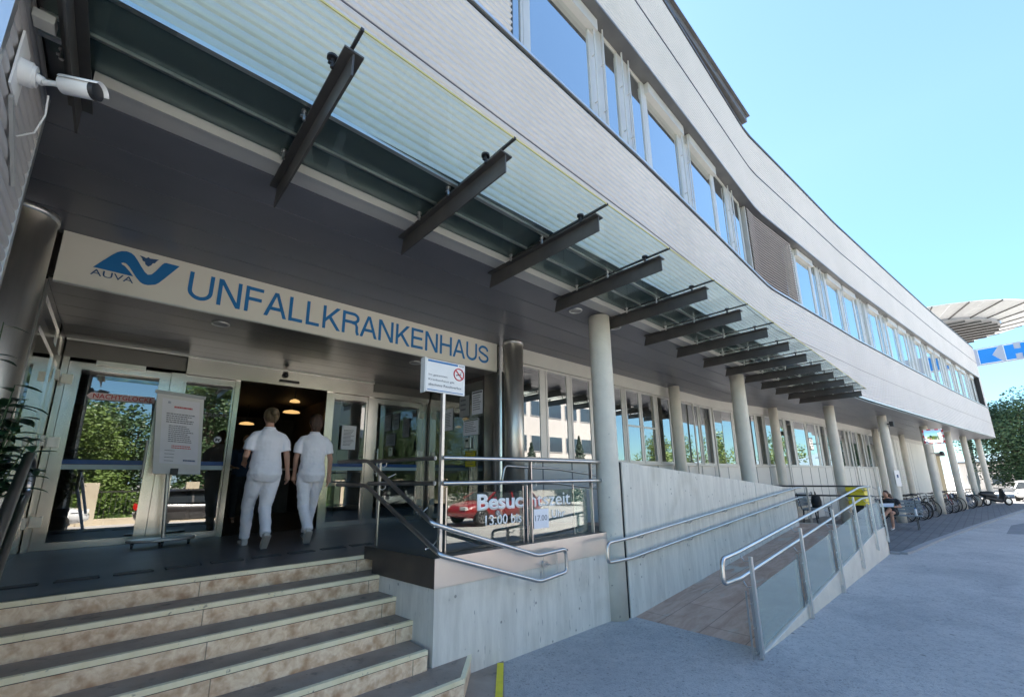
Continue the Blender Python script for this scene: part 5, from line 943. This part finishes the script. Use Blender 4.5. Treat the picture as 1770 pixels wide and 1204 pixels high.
mb.build('deck_beam', beam_m, HD); MB().tube([pt(R2, .78, k) for k in range(n + 1)], .05, 6, cap=False).build('rim_rail', alu, HD)
for a in (.8, 2.4, 4.0, 5.5): MB().cyl(HC + Vector((4 * math.cos(a), 4 * math.sin(a), -.3)), HC + Vector((3.4 * math.cos(a), 3.4 * math.sin(a), -16.5)), .3, 12).build('support_column', conc_col, HD)
t = thing('rooftop_letter_sign', 'long grey sign with big blue letters UKH jutting out past the end of the building', 'sign', (48, -2, 9.6)); y0, z0_ = -.15, 8.90
sg = Vector((0, -1, .035)).normalized(); up = Vector((0, 0, 1))
MB().prism([(-.5, 0), (5.2, 0), (5.2, 1.32), (-.5, 1.32)], (.25, 0, 0), (48, y0 + .2, z0_ - .1), sg, up).build('sign_box', mat('sign_grey', (.42, .42, .47), .5), t)
def letter(polys, ox, w, m, dx, grow=0):
    for P in polys: MB().prism([(ox + a * w, .10 + b * 1.10) for a, b in P], (-.03 - dx, 0, 0), (47.999, y0 + .2, z0_ - .1), sg, up).build('letter', m, t)
LT = {'U': [[(.05, 1), (.05, .3), (.2, .05), (.5, 0), (.8, .05), (.95, .3), (.95, 1), (.62, 1), (.62, .38), (.38, .38), (.38, 1)]], 'K': [[(.05, 0), (.95, 0), (.60, .50), (.90, 1), (.05, 1)]], 'H': [[(.02, 0), (.36, 0), (.36, .32), (.60, .32), (.60, 0), (.96, 0), (.96, 1), (.60, 1), (.60, .66), (.36, .66), (.36, 1), (.02, 1)]]}
for ch, ox, w in (('U', -.25, 1.3), ('K', 1.20, 1.25), ('H', 2.58, 1.4)):
    for P in LT[ch]:
        cx_ = sum(a for a, b in P) / len(P); cy_ = sum(b for a, b in P) / len(P); letter([[(a + (a - .5) * .07, b + (b - .5) * .07) for a, b in P]], ox, w, white_p, -.01); letter([P], ox, w, mat('sign_blue', (.01, .22, .62), .4), .0)

# ------------------------------------------------------------------ trees
def tree(name, label, x, y, h, r, m, seed, leaves=2500, ls=.28, trunk_h=None, z=None, lobes=11, cone=False, group=None, low=.32):
    rr = random.Random(seed); z = gz(x) if z is None else z; t = thing(name, label, 'tree', (x, y, z), group); th = trunk_h or h * .45
    tk = MB(); tk.tube([(x, y, z - .1), (x + .05, y, z + th * .5), (x, y + .05, z + th), (x, y, z + h * .8)], [.035 * h, .026 * h, .02 * h, .006 * h], 10); cs = []
    if not cone:
        for k in range(lobes):
            a = rr.uniform(0, 6.28); q = rr.random(); zz = z + h * (low + (0.97 - low) * q); w_ = r * (1 - .75 * abs(q - .38) ** 1.3) * rr.uniform(.35, .75); c_ = Vector((x + math.cos(a) * w_, y + math.sin(a) * w_, zz)); cs.append((c_, r * rr.uniform(.28, .46)))
            tk.tube([(x, y, z + th * rr.uniform(.6, 1)), (Vector((x, y, zz)) + c_) / 2, c_], [.012 * h, .007 * h, .003 * h], 6)
    tk.build('trunk', bark, t); vs = []; fs = []
    for i in range(leaves):
        if cone:
            q = rr.random() ** 1.4; zz = z + h * (.06 + .94 * q); w_ = r * (1 - q) * (.55 + .45 * ((zz * 2.2) % 1)) * rr.uniform(.6, 1.05); a = rr.uniform(0, 6.28); p = Vector((x + w_ * math.cos(a), y + w_ * math.sin(a), zz)); n_ = Vector((math.cos(a), math.sin(a), .5))
        else:
            c_, cr = cs[rr.randrange(len(cs))]; d_ = Vector((rr.gauss(0, 1), rr.gauss(0, 1), rr.gauss(0, .8))).normalized(); p = c_ + d_ * cr * rr.uniform(.55, 1.12); n_ = d_
        n_ = (n_ + Vector((rr.uniform(-1, 1), rr.uniform(-1, 1), rr.uniform(-1, 1))) * .8).normalized(); a_, b_ = frame_of(n_); s1 = ls * rr.uniform(.5, 1.1); k = len(vs)
        vs += [p - a_ * s1 * .5, p - b_ * s1 * .3 + n_ * s1 * .1, p + a_ * s1 * .5, p + b_ * s1 * .3 + n_ * s1 * .1]; fs.append((k, k + 1, k + 2, k + 3))
    MB().add(vs, fs).build('crown', m, t); return t
tree('broadleaf_tree', 'big dark green tree past the far corner of the building', 60, -2.4, 8.6, 4.3, leaf_m, 1, 26000, .24, 3, lobes=30, low=.22)
tree('broadleaf_tree', 'second dark green tree right of the big tree, running out of the picture', 66, -7.5, 8.3, 4.6, leaf_m, 2, 15000, .27, 3, lobes=22, low=.2)
tree('broadleaf_tree', 'small yellow green tree glimpsed behind the big tree', 86, -8, 9, 4.5, leaf_y, 3, 4000, .45, 3)
G2 = 'street trees across the road'
lbs = ['leafy street tree across the road opposite the left door', 'leafy street tree across the road opposite the open sliding door', 'tall leafy street tree across the road opposite the plinth', 'leafy tree farther left across the road', 'leafy tree at the far left across the road', 'leafy tree across the road right of the tall one']
for i, (x, y, h, r) in enumerate([(-1.6, -14.5, 5.0, 2.6), (3.4, -13, 7.6, 2.6), (8.2, -15, 6.4, 2.6), (-6.2, -15, 5.2, 2.8), (-12, -17, 7, 3.5), (.6, -18, 5.4, 3)]): tree('street_tree', lbs[i], x, y, h, r, leaf_y if i % 2 == 0 else leaf_m, 20 + i, 12000, .22, 2.2, lobes=26, low=.06, group=G2)
for i, (x, y, h, r) in enumerate([(-10, -26, 8, 5), (-2, -27, 6.8, 4.4), (7, -24, 8, 4.4)]): tree('street_tree', ['leafy tree at the back of the lawn far left', 'leafy tree at the back of the lawn in the middle', 'leafy tree at the back of the lawn nearest the pale block'][i], x, y, h, r, leaf_m, 80 + i, 6000, .5, 2.2, lobes=22, low=.05, group=G2)
hm = MB(); hs = MB(); rr = random.Random(4)
for i in range(9000): x = rr.uniform(-25, 11); p = Vector((x, -11.6 + rr.gauss(0, .35), -.9 + 1.25 * rr.random() ** .8)); a_, b_ = frame_of(Vector((rr.gauss(0, 1), rr.gauss(0, 1), rr.gauss(0, 1)))); k = .08; hm.add([p - a_ * k, p - b_ * k * .6, p + a_ * k, p + b_ * k * .6], [(0, 1, 2, 3)])
t = thing('hedge', 'low clipped green hedge behind the garden fence across the road', 'hedge', (-7, -11.6, -.9)); hm.build('foliage', leaf_y, t)
G3 = 'conifers in front of the pale block'
for i, (x, y, h, lb) in enumerate([(12.2, -13, 4.6, 'conifer nearest the corner of the pale block across the road'), (15.6, -13.5, 5.2, 'taller conifer in front of the pale block across the road'), (24, -13, 4.6, 'conifer in the middle of the pale block across the road'), (30, -13, 5.5, 'conifer at the far end of the pale block across the road')]): tree('conifer', lb, x, y, h, 1.7, leaf_con, 40 + i, 3200, .22, cone=True, group=G3)
for i, (x, y, h) in enumerate([(44, -14, 6), (52, -15, 6.5)]): tree('street_tree', ['bright leafy tree across the road beyond the pale block', 'farther bright leafy tree across the road beyond the pale block'][i], x, y, h, 3, leaf_y, 60 + i, 3500, .3, 2, group=G2, low=.15)

# ------------------------------------------------------------------ buildings around
def house(name, label, x0, x1, y0, y1, h, m, rows, cols, faces='-y', win=(1.3, 1.3), roof=None, ribbon=False, z=None):
    z = (gz(x0) if z is None else z) - .2; t = thing(name, label, 'building', ((x0 + x1) / 2, (y0 + y1) / 2, z)); MB().box(x0, x1, y0, y1, z, z + h).build('wall', m, t)
    MB().box(x0 - .3, x1 + .3, y0 - .3, y1 + .3, z + h + .003, z + h + .25).build('roof', roof or roof_m, t)
    for f in faces.split(','):
        a0, a1 = (x0, x1) if f[1] == 'y' else (y0, y1)
        for r in range(rows):
            zz = z + 1.1 + r * (h - .6) / rows
            for c in range(cols):
                cx = a0 + (c + .5) * (a1 - a0) / cols; w_, hh = win
                if f == '-y': q = (cx - w_ / 2, cx + w_ / 2, y0 - .05, y0 + .02)
                elif f == '+y': q = (cx - w_ / 2, cx + w_ / 2, y1 - .02, y1 + .05)
                elif f == '-x': q = (x0 - .05, x0 + .02, cx - w_ / 2, cx + w_ / 2)
                w = MB().box(*q, zz, zz + hh).build('window', alu_white, t); e = .06
                g_ = {'-y': (q[0] + e, q[1] - e, y0 - .06, y0 - .052), '+y': (q[0] + e, q[1] - e, y1 + .052, y1 + .06), '-x': (x0 - .06, x0 - .052, q[2] + e, q[3] - e)}[f]
                MB().box(*g_, zz + e, zz + hh - e).build('pane', win_dk, w)
    return t
house('clinic_block', 'pale three storey block with window bands across the road', 13, 40, -30, -17, 10.5, house_w, 3, 11, '+y', (1.9, 1.5))
house('cream_building', 'cream sunlit building with tall windows glimpsed between the far columns', 49, 60, 5.2, 14, 8, house_y, 2, 3, '-y', (1.4, 2.2)); house('cream_annex', 'cream wall with windows closing the passage behind the far columns', 48.2, 48.9, 2.2, 13, 3.6, house_y, 1, 3, '-x', (1.3, 2.4))
house('white_house', 'low white house behind the parked white car', 78, 90, -6, 2, 3.6, house_w, 1, 4, '-x', (1.1, 1.1)); house('white_house', 'farther white house with a grey roof beyond the trees', 95, 110, -14, -7, 4.6, house_w, 1, 3, '-x', (1.2, 1.2))
# fence with pillars and lawn across the road
FN = thing('garden_fence', 'low beige wall with square pillars and railings along the lawn across the road', 'fence', (0, -9.6, 0)); zf = -.95
MB().box(-30, 11, -9.9, -9.6, zf - .1, zf + .28).build('wall', wall_b, FN)
for i in range(12): x = -28 + i * 3.4; MB().box(x, x + .5, -10.0, -9.5, zf, zf + 1.75).build('pillar', wall_b, FN); 
for i in range(11):
    x = -28 + i * 3.4 + .5; m_ = MB().box(x, x + 2.9, -9.77, -9.73, zf + 1.35, zf + 1.40); 
    for k in range(18): m_.box(x + .1 + k * .16, x + .115 + k * .16, -9.76, -9.74, zf + .29, zf + 1.35)
    m_.build('railing_panel', beam_m, FN)
mb = MB(); mb.add([(-40, -40, zf + .06), (12, -40, zf + .06), (12, -10, zf + .06), (-40, -10, zf + .06)], [(0, 1, 2, 3)]); tag(mb.build('lawn', grass_m), kind='structure')
mb = MB(); mb.add([(-40, -9.6, gz(0) + .05), (60, -9.6, gz(60) + .05), (60, -8.2, gz(60) + .05), (-40, -8.2, gz(0) + .05)], [(0, 3, 2, 1)]); tag(mb.build('far_pavement', mat('light_paving', (.34, .31, .27), .8, 0, (.40, .37, .32), 2)), kind='structure')
# hillside
mb = MB(); rr = random.Random(3); N = 40; rows_ = []
for j in range(6):
    for i in range(N + 1): a = -1.6 + 2.6 * i / N; hh = (0, 60, 140, 210, 250, 120)[j] * (1 + .25 * math.sin(i * .7) + .12 * math.sin(i * 1.9)); d_ = 1500 + j * 160; rows_.append((d_ * math.cos(a), d_ * math.sin(a), hh * .33 - 5))
mb.add(rows_, [(j * (N + 1) + i, j * (N + 1) + i + 1, (j + 1) * (N + 1) + i + 1, (j + 1) * (N + 1) + i) for j in range(5) for i in range(N)], True); tag(mb.build('hills', hill_m), kind='structure')

# ------------------------------------------------------------------ cars
def car(label, loc, rz_, paint, group=None, estate=False):
    """length along local X, 4.2 m, front +X"""
    t = thing('parked_car', label, 'car', (0, 0, 0), group)
    n = 22; sec = []
    prof = [(-2.08, .42, .62), (-2.05, .35, .86), (-1.95, .3, .98 if not estate else 1.0), (-1.2, .26, 1.0), (-.4, .25, .96), (.7, .25, .93), (1.0, .25, .92), (1.7, .27, .80), (2.0, .32, .68), (2.1, .40, .55)]
    vs = []; m = 14
    for x, zl, zh in prof:
        wd = .84 * (1 - max(0, abs(x) - 1.5) ** 2 * .45)
        for k in range(m):
            a = 2 * math.pi * k / m; cy_, cz_ = math.cos(a), math.sin(a); sg_ = lambda v: (abs(v) ** .45) * (1 if v > 0 else -1); vs.append((x, wd * sg_(cy_), (zl + zh) / 2 + (zh - zl) / 2 * sg_(cz_)))
    fs = [(i * m + k, i * m + (k + 1) % m, (i + 1) * m + (k + 1) % m, (i + 1) * m + k) for i in range(len(prof) - 1) for k in range(m)] + [tuple(range(m))[::-1], tuple(range((len(prof) - 1) * m, len(prof) * m))]
    MB().add(vs, fs, True).build('body', paint, t, 0)
    rear = -1.95 if estate else -1.75
    def cab(inset, z0, z1, x0, x1, x2, x3):
        w0, w1 = .80 - inset, .60 - inset; b = [(x0, w0), (x3, w0), (x3, -w0), (x0, -w0)]; tp = [(x1, w1), (x2, w1), (x2, -w1), (x1, -w1)]; return MB().add([(x, y, z0) for x, y in b] + [(x, y, z1) for x, y in tp], [(0, 1, 5, 4), (1, 2, 6, 5), (2, 3, 7, 6), (3, 0, 4, 7), (4, 5, 6, 7)])
    cab(0, .93, 1.40, rear, rear + .35, .25, 1.05).build('windows', car_gl, t); cab(-.005, 1.385, 1.46, rear + .28, rear + .42, .15, .32).build('roof', paint, t, .02)
    for x0, x1 in ((rear + .02, rear + .36), (-.35, -.35), (1.04, .26)):
        for s_ in (-1, 1): MB().bar((x0, .80 * s_, .93), (x1, .61 * s_, 1.40), .07, .03).build('pillar', paint, t)
    for x in (-1.32, 1.32):
        for s_ in (-1, 1):
            w = MB().cyl((x, .66 * s_, .32), (x, .86 * s_, .32), .32, 22).build('wheel', rubber, t); q = MB().cyl((x, .862 * s_, .32), (x, .868 * s_, .32), .09, 12)
            for k in range(8): a = k * math.pi / 4; q.bar((x, .868 * s_, .32), (x + .2 * math.cos(a), .868 * s_, .32 + .2 * math.sin(a)), .035, .01, (0, 1, 0))
            q.tube([(x + .21 * math.cos(a), .862 * s_, .32 + .21 * math.sin(a)) for a in [i * math.pi / 10 for i in range(21)]], .015, 6, cap=False); q.build('rim', rimm, w)
    for s_ in (-1, 1): MB().box(-2.10, -1.98, .58 * s_ - .16, .58 * s_ + .16, .72, .92).build('tail_light', tail_red, t); MB().box(1.93, 2.06, .58 * s_ - .17, .58 * s_ + .17, .60, .72).build('headlight', white_p, t); MB().box(.72, .86, (.88 if s_ > 0 else -1.0), (1.0 if s_ > 0 else -.88), .93, 1.06).build('wing_mirror', paint, t)
    MB().box(-2.11, -2.09, -.26, .26, .50, .61).build('number_plate', white_p, t); t.location = loc; t.rotation_euler = (0, 0, rz_); return t
car('black estate car parked across the road opposite the sliding doors', (2.9, -7.0, gz(3)), 0., car_k, 'cars parked across the road', True)
car('white car parked across the road opposite the left door', (-2.5, -7.4, gz(-2)), 0., car_w, 'cars parked across the road'); car('red car parked across the road opposite the lettered glass', (12.0, -7.0, gz(8)), math.pi, car_r, 'cars parked across the road')
car('white car parked past the far corner of the building beyond the scooter', (49.5, -2.2, gz(48)), math.radians(175), car_w); car('dark car behind the white car at the end of the street', (57, -4.5, gz(57)), math.radians(170), car_k)
t = thing('low_wall', 'low pale wall behind the motor scooter', 'wall', (46, -2.6, gz(46))); MB().box(44.5, 47.3, -3.6, -3.3, gz(46) - .1, gz(46) + .75).build('wall_body', conc_col, t)
